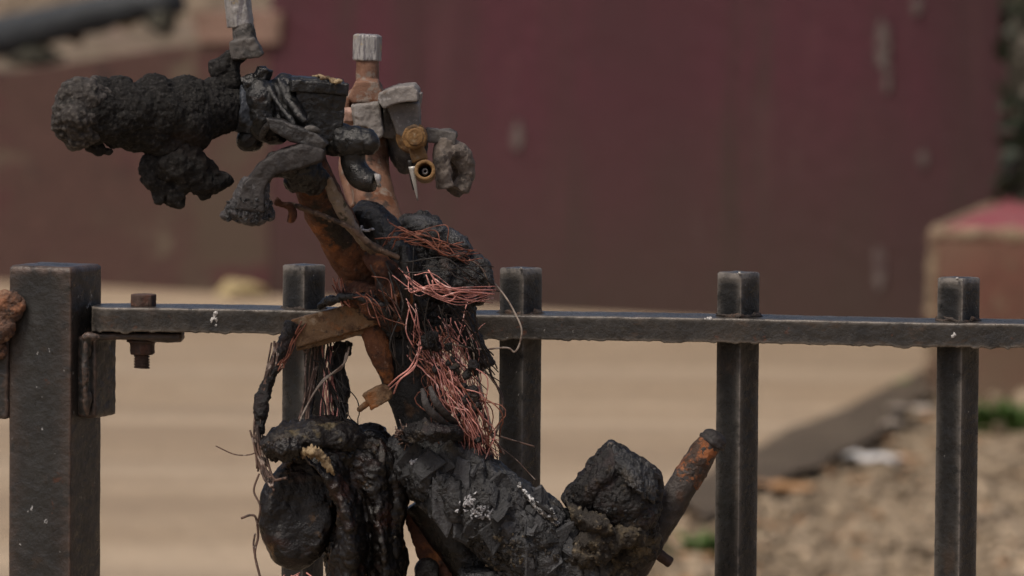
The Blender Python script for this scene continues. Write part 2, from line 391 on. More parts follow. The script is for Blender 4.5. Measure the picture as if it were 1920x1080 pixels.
M['paint'] = mat('worn_black_paint', (0.0264, 0.0242, 0.022), [('noise', 40, .52, .72, (0.03784, 0.03168, 0.0264)), ('noise', 14, .60, .78, (0.05456, 0.03696, 0.0264), (1, 1, 2), .8), ('noise', 24, .58, .74, (0.01672, 0.01584, 0.01496), None, .8), ('noise', 8, .72, .82, (0.06864, 0.02992, 0.01848)), ('noise', 6, .82, .85, (0.2992, 0.2904, 0.2816))], (.2, .45), bump=.3, bsize=8, spec=.35, edge=(0.1408, 0.1232, 0.1056), edge_rng=(.50, .53))
M['barpaint'] = mat('black_bar_paint', (0.01147, 0.01165, 0.01165), [('noise', 40, .52, .72, (0.0187, 0.01785, 0.017), (1, 1, .3)), ('noise', 18, .62, .80, (0.0374, 0.02635, 0.01955), (1, 1, .6), .8), ('noise', 3, .78, .88, (0.05525, 0.0527, 0.0493)), ('noise', 6, .82, .85, (0.255, 0.2465, 0.238))], (.2, .45), bump=.3, bsize=8, spec=.35, edge=(0.1275, 0.1148, 0.102), edge_rng=(.50, .53))
M['postpaint'] = mat('weathered_grey_paint', (0.02082, 0.02082, 0.01997), [('noise', 60, .5, .7, (0.01572, 0.01488, 0.01403), (1, 1, .4)), ('noise', 22, .60, .78, (0.034, 0.02465, 0.01785), None, .8), ('noise', 40, .58, .72, (0.0136, 0.01275, 0.01233), (1, 1, .5), .7), ('noise', 9, .74, .82, (0.051, 0.02295, 0.01445)), ('noise', 3, .82, .90, (0.0765, 0.0748, 0.07225)), ('noise', 7, .765, .79, (0.255, 0.255, 0.255))], (.22, .5), bump=.3, bsize=8, spec=.35, edge=(0.07225, 0.0493, 0.0391), edge_rng=(.50, .535))
M['weld'] = mat('rusty_weld', (.085, .048, .034), [('noise', 12, .48, .64, (.19, .085, .046)), ('noise', 5, .54, .72, (.04, .028, .024)), ('noise', 8, .64, .78, (.24, .15, .10))], (.7, .9), bump=1., bsize=2)
M['bolt'] = mat('rusty_bolt', (.05, .032, .026), [('noise', 7, .5, .65, (.085, .042, .03))], (.6, .85), bump=.6, bsize=1.5)
M['glaze'] = mat('glassy_residue', (.02, .02, .02), [('noise', 2, .55, .65, (.5, .5, .5))], (.12, .3), bump=.8, bsize=1.2, spec=1.0)

M['crustgrey'] = mat('flaked_grey_char', (.050, .048, .051), [('noise', 6, .5, .7, (.016, .015, .016), (1.5, 1.5, .6)), ('noise', 2.5, .56, .74, (.16, .155, .165))], (.3, .7), bump=1., bsize=2, edge=(.24, .23, .24), edge_rng=(.53, .68))
M['greytan'] = mat('scaled_tan_steel', (0.15, 0.1162, 0.08625), [('noise', 12, .5, .68, (0.0975, 0.06375, 0.0375)), ('noise', 5, .58, .7, (0.2025, 0.1688, 0.1425)), ('noise', 8, .66, .74, (0.045, 0.0375, 0.0225))], (.6, .85), bump=.6, bsize=1.6)
M['pinkalu'] = mat('pinkish_oxidised_bolt', (0.288, 0.188, 0.152), [('noise', 5, .5, .68, (0.216, 0.128, 0.096))], (.55, .75), bump=.3, bsize=1.5)
M['alustub'] = mat('scorched_cast_metal', (.115, .095, .080), [('noise', 8, .5, .68, (.05, .042, .037)), ('noise', 3, .58, .7, (.2, .17, .145))], (.6, .85), bump=.7, bsize=1.6)
M['rustdark'] = mat('dark_rust_crust', (.065, .026, .015), [('noise', 12, .5, .66, (.022, .014, .012)), ('noise', 16, .58, .7, (.20, .075, .025)), ('noise', 4, .64, .74, (.14, .09, .06))], (.6, .9), bump=.8, bsize=2)
M['colchar'] = mat('sooted_column', (.016, .016, .016), [('noise', 12, .56, .74, (.034, .035, .037)), ('noise', 20, .64, .76, (.06, .035, .02)), ('noise', 2.5, .7, .78, (.11, .11, .11))], (.5, .85), bump=.7, bsize=2.5)
M['flake'] = mat('char_flake', (.045, .047, .051), [('noise', 5, .5, .7, (.026, .027, .029), (1.6, 1.6, .5)), ('noise', 2, .66, .76, (.13, .13, .135))], (.4, .7), bump=.7, bsize=1.6)
M['tube'] = mat('burnt_rust_tube', (.030, .024, .021), [('noise', 12, .55, .75, (.055, .047, .043)), ('noise', 9, .60, .74, (.05, .028, .018)), ('noise', 30, .76, .82, (.22, .08, .028)), ('noise', 4, .66, .80, (.09, .08, .075))], (.3, .65), bump=.7, bsize=2.4)
M['zincdark'] = mat('sooty_screw', (.14, .12, .10), [('noise', 3, .5, .66, (.05, .04, .035))], (.3, .5), metal=.5, bump=.3, bsize=1)
M['lump2'] = mat('scorched_shell_rim', (.010, .008, .0075), [('noise', 12, .56, .7, (.034, .026, .018)), ('noise', 18, .64, .76, (.10, .078, .042)), ('noise', 3, .68, .80, (.12, .11, .10))], (.25, .7), bump=.8, bsize=2.5, spec=.35, edge=(.11, .09, .06), edge_rng=(.54, .7))
M['tan'] = mat('unburnt_tan_plastic', (0.24, 0.176, 0.1), [('noise', 8, .5, .62, (0.104, 0.068, 0.036)), ('noise', 3, .62, .7, (0.04, 0.028, 0.02))], (.5, .75), bump=.4, bsize=2)
M['copperdull'] = mat('dull_copper_wire', (0.2125, 0.08075, 0.0527), [('noise', 8, .52, .64, (0.085, 0.034, 0.0255)), ('noise', 5, .62, .7, (0.306, 0.1445, 0.102))], (.45, .65), metal=.3, bump=0)
M['burntwire'] = mat('burnt_wire_strand', (.012, .010, .009), [('noise', 8, .55, .75, (.045, .035, .03)), ('noise', 12, .66, .78, (.12, .06, .045))], (.4, .75), bump=0, spec=.3)
M['wirepale'] = mat('pale_ashed_wire', (.26, .215, .18), [('noise', 6, .5, .62, (.13, .09, .07))], (.6, .8), bump=0)
M['wirec'] = mat('brown_cable', (.10, .065, .045), [('noise', 7, .5, .65, (.035, .025, .02)), ('noise', 3, .6, .7, (.2, .15, .11))], (.6, .8), bump=.5, bsize=1.5)

M['collar'] = mat('blued_steel_collar', (.022, .026, .034), [('noise', 8, .55, .72, (.05, .058, .07)), ('noise', 12, .6, .75, (.012, .011, .011))], (.35, .6), bump=.5, bsize=2)
M['kerb'] = mat('dark_brown_kerb', (0.06975, 0.05245, 0.03515), [('noise', 200, .5, .7, (0.08928, 0.06808, 0.04631)), ('noise', 90, .6, .75, (0.04743, 0.03571, 0.02399))], (.8, .95), bump=.4, bsize=30)
M['wrapper'] = mat('dirty_wrapper', (.36, .31, .26), [('noise', 40, .5, .7, (.26, .21, .16))], (.6, .8), bump=0)
M['tuberust'] = mat('blistered_rust', (0.048, 0.0272, 0.0176), [('noise', 16, .48, .58, (0.208, 0.0704, 0.0224)), ('noise', 7, .52, .70, (0.024, 0.0184, 0.016)), ('noise', 10, .62, .76, (0.096, 0.08, 0.068)), ('noise', 3, .68, .82, (0.16, 0.12, 0.096))], (.4, .8), bump=.9, bsize=2.4)
M['loom'] = mat('crusted_loom', (0.0056, 0.0052, 0.0052), [('noise', 9, .56, .76, (0.0176, 0.0168, 0.0176)), ('noise', 14, .62, .76, (0.028, 0.0144, 0.0104)), ('noise', 3, .64, .82, (0.06, 0.056, 0.056))], (.15, .65), bump=1., bsize=2.2, spec=.4, edge=(0.06, 0.0576, 0.0592), edge_rng=(.53, .68))
M['arris'] = mat('worn_tan_arris', (.21, .155, .10), [('noise', 60, .5, .7, (.12, .07, .05)), ('noise', 30, .6, .75, (.27, .21, .145))], (.8, .95), bump=.4, bsize=10)
M['chip'] = mat('white_paint_chip', (.36, .35, .34), [('noise', 3, .5, .62, (.06, .055, .05))], (.5, .7), bump=.3, bsize=2)
M['strap'] = mat('scorched_clamp', (.012, .011, .011), [('noise', 10, .55, .75, (.028, .025, .024)), ('noise', 6, .68, .8, (.06, .055, .052))], (.25, .6), bump=.6, bsize=2.4, spec=.4)
M['weldbead'] = mat('painted_weld_bead', (.040, .030, .024), [('noise', 6, .5, .68, (.075, .045, .030)), ('noise', 9, .58, .74, (.018, .016, .015))], (.35, .7), bump=.9, bsize=2)
M['lever'] = mat('ash_dusted_lever', (0.02282, 0.01984, 0.01934), [('noise', 16, .5, .75, (0.03472, 0.03075, 0.02976)), ('noise', 10, .60, .8, (0.008928, 0.007936, 0.00744)), ('noise', 3, .72, .86, (0.05952, 0.05456, 0.05456))], (.45, .75), bump=.5, bsize=2.4, spec=.3)
M['soot'] = mat('soot_black_metal', (0.0208, 0.0176, 0.0168), [('noise', 16, .5, .75, (0.0336, 0.0288, 0.028)), ('noise', 10, .62, .8, (0.0088, 0.008, 0.008)), ('noise', 3, .72, .86, (0.072, 0.0664, 0.064))], (.45, .75), bump=.5, bsize=2.4, spec=.3)
for i_, g_ in enumerate((.018, .030, .052)):
    M['flake%d' % i_] = mat('char_flake_%d' % i_, (g_, g_ * 1.03, g_ * 1.1), [('noise', 5, .5, .75, (g_ * .5, g_ * .5, g_ * .55), (1.8, 1.8, .45)), ('noise', 2.2, .70, .84, (g_ * 2.6, g_ * 2.6, g_ * 2.7))], (.38, .7), bump=.9, bsize=1.8)
M['tancrust'] = mat('tan_stained_crust', (.022, .018, .014), [('noise', 12, .5, .68, (.085, .066, .04)), ('noise', 7, .56, .72, (.018, .015, .013)), ('noise', 5, .64, .78, (.15, .12, .08))], (.45, .85), bump=1., bsize=2.2)
M['orange'] = mat('orange_rust', (0.12, 0.04125, 0.015), [('noise', 7, .48, .66, (0.195, 0.066, 0.0195)), ('noise', 4, .55, .75, (0.0375, 0.021, 0.015)), ('noise', 12, .6, .74, (0.02625, 0.01875, 0.015))], (.7, .9), bump=.8, bsize=2)
M['bright'] = mat('bright_metal_and_glint', (0.372, 0.36, 0.336), [('noise', 4, .55, .7, (0.21, 0.192, 0.168))], (.35, .5), metal=.3, bump=.2, bsize=1.5)
M['endcrust'] = mat('ashy_grip_end', (0.03006, 0.02652, 0.02475), [('noise', 6, .5, .7, (0.01149, 0.01061, 0.00972)), ('noise', 2.5, .56, .78, (0.0972, 0.0884, 0.08136))], (.55, .9), bump=1., bsize=1.6, spec=.25, edge=(0.1414, 0.1282, 0.1149), edge_rng=(.515, .63))
# setting materials
M['road'] = mat('dusty_concrete', (0.2696, 0.2054, 0.1402), [('noise', 900, .5, .7, (0.2408, 0.183, 0.1263), (.25, 1, 1)), ('noise', 650, .49, .60, (.43, .345, .25), (.06, 1, 1), .45), ('noise', 800, .53, .63, (.195, .152, .110), (.06, 1, 1), .35), ('noise', 500, .58, .76, (0.2193, 0.1691, 0.1198), (.25, 1, 1)), ('noise', 180, .60, .8, (0.3103, 0.2482, 0.1766), (.6, 1, 1)), ('noise', 60, .66, .8, (0.1819, 0.1391, 0.0963))], (.85, .95), bump=.3, bsize=20, spec=.15)
M['verge'] = mat('trodden_soil', (0.2404, 0.1845, 0.123), [('noise', 500, .5, .7, (0.1845, 0.1398, 0.09391)), ('noise', 160, .55, .7, (0.313, 0.246, 0.1677)), ('noise', 60, .64, .78, (0.3689, 0.3019, 0.218)), ('noise', 90, .72, .82, (0.1342, 0.1006, 0.06708))], (.85, .95), bump=.6, bsize=30, spec=.15)
M['wall'] = mat('maroon_painted_hoarding', (.060, .0160, .0235), [('noise', 900, .45, .75, (.046, .0160, .0195), (1, 1, .3)), ('noise', 600, .54, .76, (.040, .020, .0185), (1, 1, .08), .9), ('noise', 260, .56, .76, (.036, .0225, .0185), (1, 1, .10), .7), ('noise', 140, .64, .80, (.078, .028, .034), (1, 1, .10), .8), ('noise', 110, .76, .86, (.10, .07, .065), (1, 1, .2), .8), ('splash', 700, .02, .75, (.041, .027, .020), (1, 1, .3), .8)], (.5, .7), bump=.2, bsize=60)
M['coping'] = mat('pale_pink_coping', (0.196, 0.126, 0.098), [('noise', 120, .5, .65, (0.14, 0.091, 0.07))], (.8, .9), bump=.3, bsize=20)
M['lowwall'] = mat('faded_maroon_render', (0.06389, 0.03384, 0.02787), [('noise', 700, .5, .7, (0.06726, 0.04631, 0.03345)), ('noise', 300, .56, .75, (0.06726, 0.02314, 0.02453)), ('noise', 260, .66, .8, (0.101, 0.07841, 0.05574)), ('noise', 150, .66, .8, (0.03701, 0.02137, 0.01859))], (.8, .9), bump=.3, bsize=40)
M['pillar'] = mat('red_brown_plinth', (0.1124, 0.04292, 0.03067), [('noise', 300, .5, .7, (0.09688, 0.05152, 0.03333)), ('noise', 200, .64, .78, (0.1241, 0.07899, 0.05001)), ('noise', 90, .70, .80, (0.1627, 0.1168, 0.07668)), ('splash', 120, .02, .36, (0.1163, 0.08069, 0.05334), None, .9)], (.8, .9), bump=.3, bsize=20, edge=(0.2093, 0.1546, 0.1067), edge_rng=(.501, .515))
M['redpaint'] = mat('flaking_red_paint', (0.221, 0.055, 0.065), [('noise', 140, .58, .72, (0.1955, 0.132, 0.11)), ('noise', 60, .70, .78, (0.1913, 0.209, 0.15))], (.6, .8), bump=.2, bsize=15)
M['soil'] = mat('bank_soil', (0.1292, 0.0986, 0.068), [('noise', 300, .5, .65, (0.1768, 0.136, 0.0952)), ('noise', 120, .6, .7, (0.0578, 0.0408, 0.0272)), ('noise', 200, .64, .72, (0.204, 0.136, 0.1088))], (.9, .95), bump=.5, bsize=40)
M['pipe'] = mat('dark_pipe', (.028, .032, .036), [('noise', 120, .6, .7, (.06, .065, .07))], (.5, .7), bump=.2, bsize=20)
M['bark'] = mat('mottled_bark', (.040, .036, .026), [('noise', 60, .5, .65, (.02, .022, .014)), ('noise', 45, .62, .68, (.22, .2, .165))], (.85, .95), bump=.8, bsize=20)
M['leaf'] = mat('ivy_leaf', (0.00924, 0.01584, 0.00594), [('noise', 40, .55, .65, (0.0165, 0.02475, 0.00825))], (.4, .6), bump=0)
M['grass'] = mat('weed_green', (0.048, 0.096, 0.0168), [('noise', 40, .5, .65, (0.0336, 0.0672, 0.012))], (.5, .7), bump=0)
M['dry'] = mat('dry_leaf', (.30, .17, .08), [('noise', 30, .5, .65, (.2, .12, .07))], (.7, .9), bump=0)
M['litter'] = mat('leaf_litter', (.24, .185, .125), [('noise', 60, .52, .62, (.40, .32, .23)), ('noise', 90, .6, .66, (.10, .075, .052)), ('noise', 110, .64, .68, (.30, .165, .08))], (.8, .95), bump=0)
M['paper'] = mat('white_paper', (0.576, 0.56, 0.544), [('noise', 60, .6, .7, (0.4, 0.384, 0.36))], (.6, .8), bump=0)
M['stone'] = mat('yellowish_stone', (0.372, 0.3, 0.156), [('noise', 50, .5, .7, (0.288, 0.234, 0.132))], (.8, .9), bump=.4, bsize=15)

# ================================================================== setting
def grid(x0, x1, y0, y1, nx, ny, zf):
    X, Y = np.meshgrid(np.linspace(x0, x1, nx), np.linspace(y0, y1, ny))
    V = np.stack([X.ravel(), Y.ravel(), np.zeros(X.size)], 1); V[:, 2] = zf(V)
    F = [(j * nx + i, j * nx + i + 1, (j + 1) * nx + i + 1, (j + 1) * nx + i) for j in range(ny - 1) for i in range(nx - 1)]
    return V, F
V, F = grid(-60, 60, -25, 120, 60, 72, lambda v: np.zeros(len(v)))
mk('road', V, F, M['road'], smooth=True)['kind'] = 'structure'
# rough verge right of a wandering edge
edge_px = [(2300, 650), (1760, 716), (1700, 745), (1560, 810), (1430, 880), (1300, 950), (1200, 1010), (1080, 1100), (900, 1300), (600, 2000)]
EP = np.array([G(*p) for p in edge_px])[:, :2]
EP = catmull(np.c_[EP, np.zeros(len(EP))], 80)[:, :2]
ny = len(EP); nx = 40; V = []
for i, e in enumerate(EP):
    for j in range(nx):
        V.append((e[0] + (j / (nx - 1)) ** 1.4 * 9, e[1], 0))
V = np.array(V); jj = np.tile(np.arange(nx), ny)
V[:, 2] = .006 + np.minimum(jj / 5., 1) * (.03 + .02 * fbm(V * 2.5, 3))
V[:, 0] += .05 * fbm(V * 6, 3)
F = [(j * nx + i, j * nx + i + 1, (j + 1) * nx + i + 1, (j + 1) * nx + i) for j in range(ny - 1) for i in range(nx - 1)]
mk('verge', V, F, M['verge'])['kind'] = 'structure'

# raised dark brown kerb where the road meets the verge
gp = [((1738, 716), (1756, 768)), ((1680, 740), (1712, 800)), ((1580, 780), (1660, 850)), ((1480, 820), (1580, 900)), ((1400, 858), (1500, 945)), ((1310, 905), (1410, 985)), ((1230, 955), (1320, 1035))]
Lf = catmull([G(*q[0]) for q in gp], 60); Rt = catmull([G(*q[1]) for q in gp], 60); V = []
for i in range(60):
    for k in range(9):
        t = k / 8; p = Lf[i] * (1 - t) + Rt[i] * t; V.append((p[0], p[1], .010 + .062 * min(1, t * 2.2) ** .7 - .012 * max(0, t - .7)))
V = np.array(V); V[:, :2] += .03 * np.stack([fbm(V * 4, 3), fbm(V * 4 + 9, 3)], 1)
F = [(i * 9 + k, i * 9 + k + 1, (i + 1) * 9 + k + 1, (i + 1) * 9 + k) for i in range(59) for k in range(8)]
mk('kerb', V, F, M['kerb'])['kind'] = 'structure'
# maroon wall: low part (left, holding the bank) and tall part (right)
def wallpt(px, Y0=15.05, sl=-.68): # a plan line, right end nearer
    k = (px - 960) / FPX; x = k * (Y0 + 3) / (1 - k * sl); return np.array([x, Y0 + sl * x])
a = wallpt(505); dirw = (wallpt(1900) - wallpt(0)); dirw /= np.linalg.norm(dirw); nw = np.array([-dirw[1], dirw[0]])
def wallbox(s0, s1, z0, z1, t0, t1, n=(24, 16)):
    """box along the wall line; s from the step, t depth behind the face"""
    V = []
    for s, t in ((s0, t0), (s1, t0), (s1, t1), (s0, t1)):
        p = a + dirw * s + nw * t
        V += [(p[0], p[1], z0), (p[0], p[1], z1)]
    F = [(0, 2, 3, 1), (2, 4, 5, 3), (4, 6, 7, 5), (6, 0, 1, 7), (1, 3, 5, 7), (6, 4, 2, 0)]
    return np.array(V, float), F
root = thing('painted_hoarding', 'tall maroon painted wall with streaks and worn pale patches behind the railing', 'wall', (a[0], a[1], 0))
bw = 0.62
for i in range(14):                         # tall panels with shallow vertical joints
    V, F = wallbox(i * bw + .0005, (i + 1) * bw - .0005, 0.0, 1.40 + .01 * math.sin(i * 2.1), .0 + .0015 * (i % 2), .06)
    mk('panel', V, F, M['wall'], root, smooth=False)
V, F = wallbox(-.05, 14 * bw, .02, 1.36, .065, .16); mk('backing', V, F, M['wall'], root, smooth=False)
# pale paint scars
def scar(px, py, w, h):
    s = np.dot(wallpt(px) - a, dirw)
    p = a + dirw * s
    d = -(p[1] - .004); c = W(px, py, d)
    k = (p[1] + 3) / FPX; pts = []
    for q in range(14):
        t = 2 * math.pi * q / 14; r = RNG.uniform(.7, 1.1)
        ss = w / 2 * k * math.cos(t) * r; zz = h / 2 * k * math.sin(t) * r
        pts.append((ss, zz))
    V = [(c[0] + dirw[0] * x - nw[0] * o, c[1] + dirw[1] * x - nw[1] * o, c[2] + z) for o in (.004, -.01) for x, z in pts]
    n = 14; F = [tuple(range(n))] + [(i, n + i, n + (i + 1) % n, (i + 1) % n) for i in range(n)]
    o = mk('paint_scar', np.array(V), F, M['scar'], root, smooth=False); return o
M['scar'] = mat('bare_scar', (.105, .085, .078), [('noise', 50, .5, .6, (.06, .036, .035))], (.7, .9), bump=0)
for q in ((1655, 85, 34, 100), (1720, 12, 26, 40), (970, 255, 24, 60), (1650, 500, 30, 90), (1730, 300, 24, 40), (1664, 150, 18, 60)): scar(*q)
low = thing('retaining_wall', 'low faded maroon retaining wall holding up the soil bank at left', 'wall', (a[0] - 2, a[1], 0))
V, F = wallbox(-9, -1.5, 0, .70, -.002, .22); mk('wall_face', V, F, M['lowwall'], low, smooth=False)
V, F = wallbox(-1.497, -.003, 0, .80, -.002, .22); V[[1, 7], 2] = .90 - .136 * 1.5; V[[3, 5], 2] = .90
mk('wall_face', V, F, M['lowwall'], low, smooth=False)
V, F = wallbox(-.30, .06, .86, .965, -.03, .30); V += .012 * np.random.default_rng(1).normal(size=V.shape)
mk('coping', V, F, M['coping'], low, smooth=False)
# bank behind
nx, ny = 60, 40; V = []
for j in range(ny):
    for i in range(nx):
        s = -9 + 9.0 * i / (nx - 1); t = .2 + 8 * (j / (ny - 1)) ** 1.6
        p = a + dirw * s + nw * t; V.append((p[0], p[1], .885 + .136 * max(s, -1.5) + .07 * t + .04 * t * (t > 3)))
V = np.array(V); V[:, 2] += .05 * fbm(V * 3, 4)
F = [(j * nx + i, j * nx + i + 1, (j + 1) * nx + i + 1, (j + 1) * nx + i) for j in range(ny - 1) for i in range(nx - 1)]
mk('soil_bank', V, F, M['soil'])['kind'] = 'structure'
def bankpt(px, py, t, lift=0.):
    """point seen at a pixel lying t behind the wall face"""
    p = wallpt(px) + nw * t; q = W(px, py, -p[1]); return q + np.array([0, 0, lift])
P = catmull([bankpt(-160, 112, .45), bankpt(0, 70, .45), bankpt(110, 42, .42), bankpt(200, 22, .45), bankpt(270, 8, .5), bankpt(335, -4, .55)], 40)
rr = np.interp(np.linspace(0, 1, 40), [0, .5, .85, 1], [.075, .066, .055, .06])
V, F = sweep(P, rr, 14); V += .012 * np.random.default_rng(2).normal(size=V.shape) * .3
o = mk('dark_pipe', V, F, M['pipe']); tag(o, 'dark blurred pipe lying along the soil bank at upper left', 'pipe')
V, F = sweep(catmull([bankpt(285, 20, .6), bankpt(300, 40, .5), bankpt(318, 46, .5)], 12), .045, 10)
o = mk('pipe_stub', V, F, M['bark']); tag(o, 'short dark brown stump under the far end of the pipe', 'stump')
def rock(name, c, r, m, label, cat, sq=.6, seed=0):
    V, F = E((960, 540, 0), (1, 1, 1), nu=22, nv=14); V = (V - W(960, 540, 0)) / U
    V = V * (1 + .35 * fbm(V * 1.1 + seed, 3))[:, None] * np.array(r) + c
    o = mk(name, V, F, m); tag(o, label, cat); return o
rock('charred_chunk', bankpt(68, 108, .35), (.10, .06, .028), M['bark'], 'flat blackened chunk at the edge of the soil bank', 'debris', seed=3)
rock('orange_scrap', bankpt(82, 90, .5), (.025, .02, .02), M['dry'], 'small orange scrap above the blackened chunk', 'debris', seed=5)
rock('pink_rubble', bankpt(140, 66, .5), (.035, .03, .03), M['soil'], 'pinkish lump of rubble under the pipe', 'rubble', seed=8)
rock('pale_rubble', bankpt(238, 38, .5), (.04, .03, .028), M['stone'], 'pale lump of rubble beside the pipe stump', 'rubble', seed=9)
g = G(452, 556); rock('yellow_stone', (g[0], g[1], .015), (.08, .06, .04), M['stone'], 'yellowish stone on the ground at the foot of the wall', 'stone', seed=1)

# plinth / low end wall at right
g0 = G(1737, 770); pr = thing('painted_plinth', 'worn red-brown plinth with a red painted top at the right edge', 'plinth', (g0[0], g0[1], 0))
dirp = np.array([.31, 1.6]); dirp /= np.linalg.norm(dirp); npn = np.array([dirp[1], -dirp[0]])
hz = .475
def plbox(z0, z1, ins, m, name, bev=.03):
    bm = bmesh.new(); L_, Wd = 1.75, .62; vs = []
    for z in (z0, z1):
        for s, t in ((ins, ins), (ins, Wd - ins), (L_ - ins, Wd - ins), (L_ - ins, ins)):
            p = g0[:2] + dirp * s + npn * t; vs.append(bm.verts.new((p[0] - g0[0], p[1] - g0[1], z)))
    for f in ((3, 2, 1, 0), (4, 5, 6, 7), (0, 1, 5, 4), (1, 2, 6, 5), (2, 3, 7, 6), (3, 0, 4, 7)): bm.faces.new([vs[i] for i in f])
    bmesh.ops.bevel(bm, geom=bm.edges[:], offset=bev, segments=4, profile=.6, affect='EDGES')
    bmesh.ops.subdivide_edges(bm, edges=bm.edges[:], cuts=3, use_grid_fill=True)
    bmesh.ops.recalc_face_normals(bm, faces=bm.faces[:])
    me = bpy.data.meshes.new(name); bm.to_mesh(me); bm.free(); me.shade_smooth(); return fin(name, me, m, pr)
plbox(0, hz, 0, M['pillar'], 'body')
plbox(hz - .02, hz + .006, .035, M['redpaint'], 'painted_top', .012)

L_, Wd = 1.75, .62
def plp(s_, t_, z_): p = g0[:2] + dirp * s_ + npn * t_; return np.array([p[0], p[1], z_])
for path in ([plp(.012, .012, .05), plp(.010, .010, .25), plp(.014, .014, hz - .02)], [plp(.014, .02, hz - .016), plp(.012, .2, hz - .012), plp(.014, .6, hz - .014)], [plp(.03, .014, hz - .014), plp(.8, .012, hz - .012), plp(1.7, .014, hz - .014)]):
    V, F = sweep(catmull(path, 60), .017 + .005 * fbm(np.c_[np.arange(60) * .35, np.zeros(60), np.full(60, len(path[0]) * path[0][2])], 3), 10)
    V += .006 * np.stack([fbm(V * 30, 3), fbm(V * 30 + 5, 3), fbm(V * 30 + 9, 3)], 1); mk('worn_arris', V, F, M['arris'], pr)
# trunk behind the plinth, ivy on it
tc = W(1924, 300, -12.55)[:2]
tr = thing('ivy_tree', 'dark ivy-covered tree trunk rising behind the red-topped plinth', 'tree', (tc[0], tc[1], 0))
P = np.array([(tc[0] + .03 * math.sin(i * .7), tc[1] + .03 * math.cos(i * .5), i * .2) for i in range(22)])
V, F = sweep(catmull(P, 90), np.linspace(.062, .035, 90), 18); V += .012 * fbm(V * 9, 3)[:, None]
mk('trunk', V, F, M['bark'], tr)
for i in range(7):
    h = 2.6 + i * .25; an = i * 2.4; L_ = 1.1 - .08 * i
    p0 = np.array([tc[0], tc[1], h]); p2 = p0 + np.array([math.cos(an) * L_, math.sin(an) * L_, .7])
    V, F = sweep(catmull([p0, (p0 + p2) / 2 + (0, 0, .12), p2], 14), np.linspace(.03, .008, 14), 8); mk('limb', V, F, M['bark'], tr)
def leaves(centers, size, rng):
    V = []; F = []
    for c in centers:
        s = size * rng.uniform(.6, 1.3); A = np.array(Euler(rng.uniform(-3.1, 3.1, 3)).to_matrix())
        q = np.array([(0, -.5, 0), (.4, -.1, .08), (.28, .3, .02), (0, .6, -.06), (-.28, .3, .02), (-.4, -.1, .08)]) * s
        o = len(V); V += list(q @ A.T + c); F += [(o, o + 1, o + 2, o + 3), (o, o + 3, o + 4, o + 5)]
    return np.array(V), F
rg = np.random.default_rng(4)
cs = [(tc[0] + math.cos(t) * r, tc[1] + math.sin(t) * r, z) for t, r, z in zip(rg.uniform(0, 6.28, 900), rg.uniform(.05, .085, 900), rg.uniform(.2, 2.4, 900))]
V, F = leaves(cs, .05, rg); mk('ivy', V, F, M['leaf'], tr, smooth=False, kind='stuff')
cs = rg.normal(size=(1500, 3)) * (.75, .75, .55) + (tc[0], tc[1], 4.0)
V, F = leaves(cs, .11, rg); mk('crown', V, F, M['leaf'], tr, smooth=False, kind='stuff')

# litter on the verge
V = []; F = []; rg = np.random.default_rng(9); n = 0
while n < 3000:
    px, py = rg.uniform(1050, 2050), rg.uniform(740, 1290); g = G(px, py, .04)
    e = np.interp(g[1], EP[::-1, 1], EP[::-1, 0])
    if g[0] < e + .06: continue
    n += 1; s = rg.uniform(.004, .016) if rg.random() < .9 else rg.uniform(.015, .034); A = np.array(Euler((rg.uniform(-.6, .6), rg.uniform(-.6, .6), rg.uniform(0, 6.28))).to_matrix())
    q = np.array([(-1, -.6, -.15), (1, -.7, -.2), (1.1, .6, -.1), (-.9, .7, -.2), (-.5, -.3, .35), (.6, -.35, .3), (.5, .4, .4), (-.6, .3, .32)]) * s * rg.uniform(.6, 1.2, (8, 3))
    o = len(V); V += list(q @ A.T + (g[0], g[1], .045 + s * .2))
    F += [tuple(i + o for i in f) for f in ((3, 2, 1, 0), (4, 5, 6, 7), (0, 1, 5, 4), (1, 2, 6, 5), (2, 3, 7, 6), (3, 0, 4, 7))]
mk('leaf_litter', np.array(V), F, M['litter'], kind='stuff', label='pebbles and leaf litter strewn over the rough verge')
def scrap(name, px, py, w, d_, m, label, cat, rz=0):
    g = G(px, py, .07); V, F = grid(-w / 2, w / 2, -d_ / 2, d_ / 2, 9, 7, lambda v: np.zeros(len(v)))
    V[:, 2] = .02 + .16 * w * fbm(V / w * 1.6 + px, 2) ; V2 = V.copy(); V2[:, 2] -= .003
    c, s = math.cos(rz), math.sin(rz); Rm = np.array([[c, -s, 0], [s, c, 0], [0, 0, 1]])
    n = len(V); V = np.vstack([V, V2]) @ Rm.T + (g[0], g[1], .06); F = F + [tuple(i + n for i in reversed(f)) for f in F]
    o = mk(name, V, F, m); tag(o, label, cat)
scrap('paper_scrap', 1640, 864, .075, .16, M['paper'], 'crumpled white paper scrap lying on the rough verge', 'paper', .5)
scrap('dry_leaf', 1690, 866, .05, .12, M['dry'], 'orange dry leaf touching the white paper scrap', 'leaf', .2)
scrap('dry_leaf', 1465, 918, .085, .16, M['dry'], 'brown dry leaf on the verge left of the white paper', 'leaf', 1.)
scrap('pale_wrapper', 1708, 772, .06, .12, M['wrapper'], 'pale wrapper lying at the foot of the plinth', 'wrapper', 1.)
scrap('pale_wrapper', 1678, 800, .05, .10, M['wrapper'], 'small beige wrapper just in front of the pale one by the plinth', 'wrapper', .3)
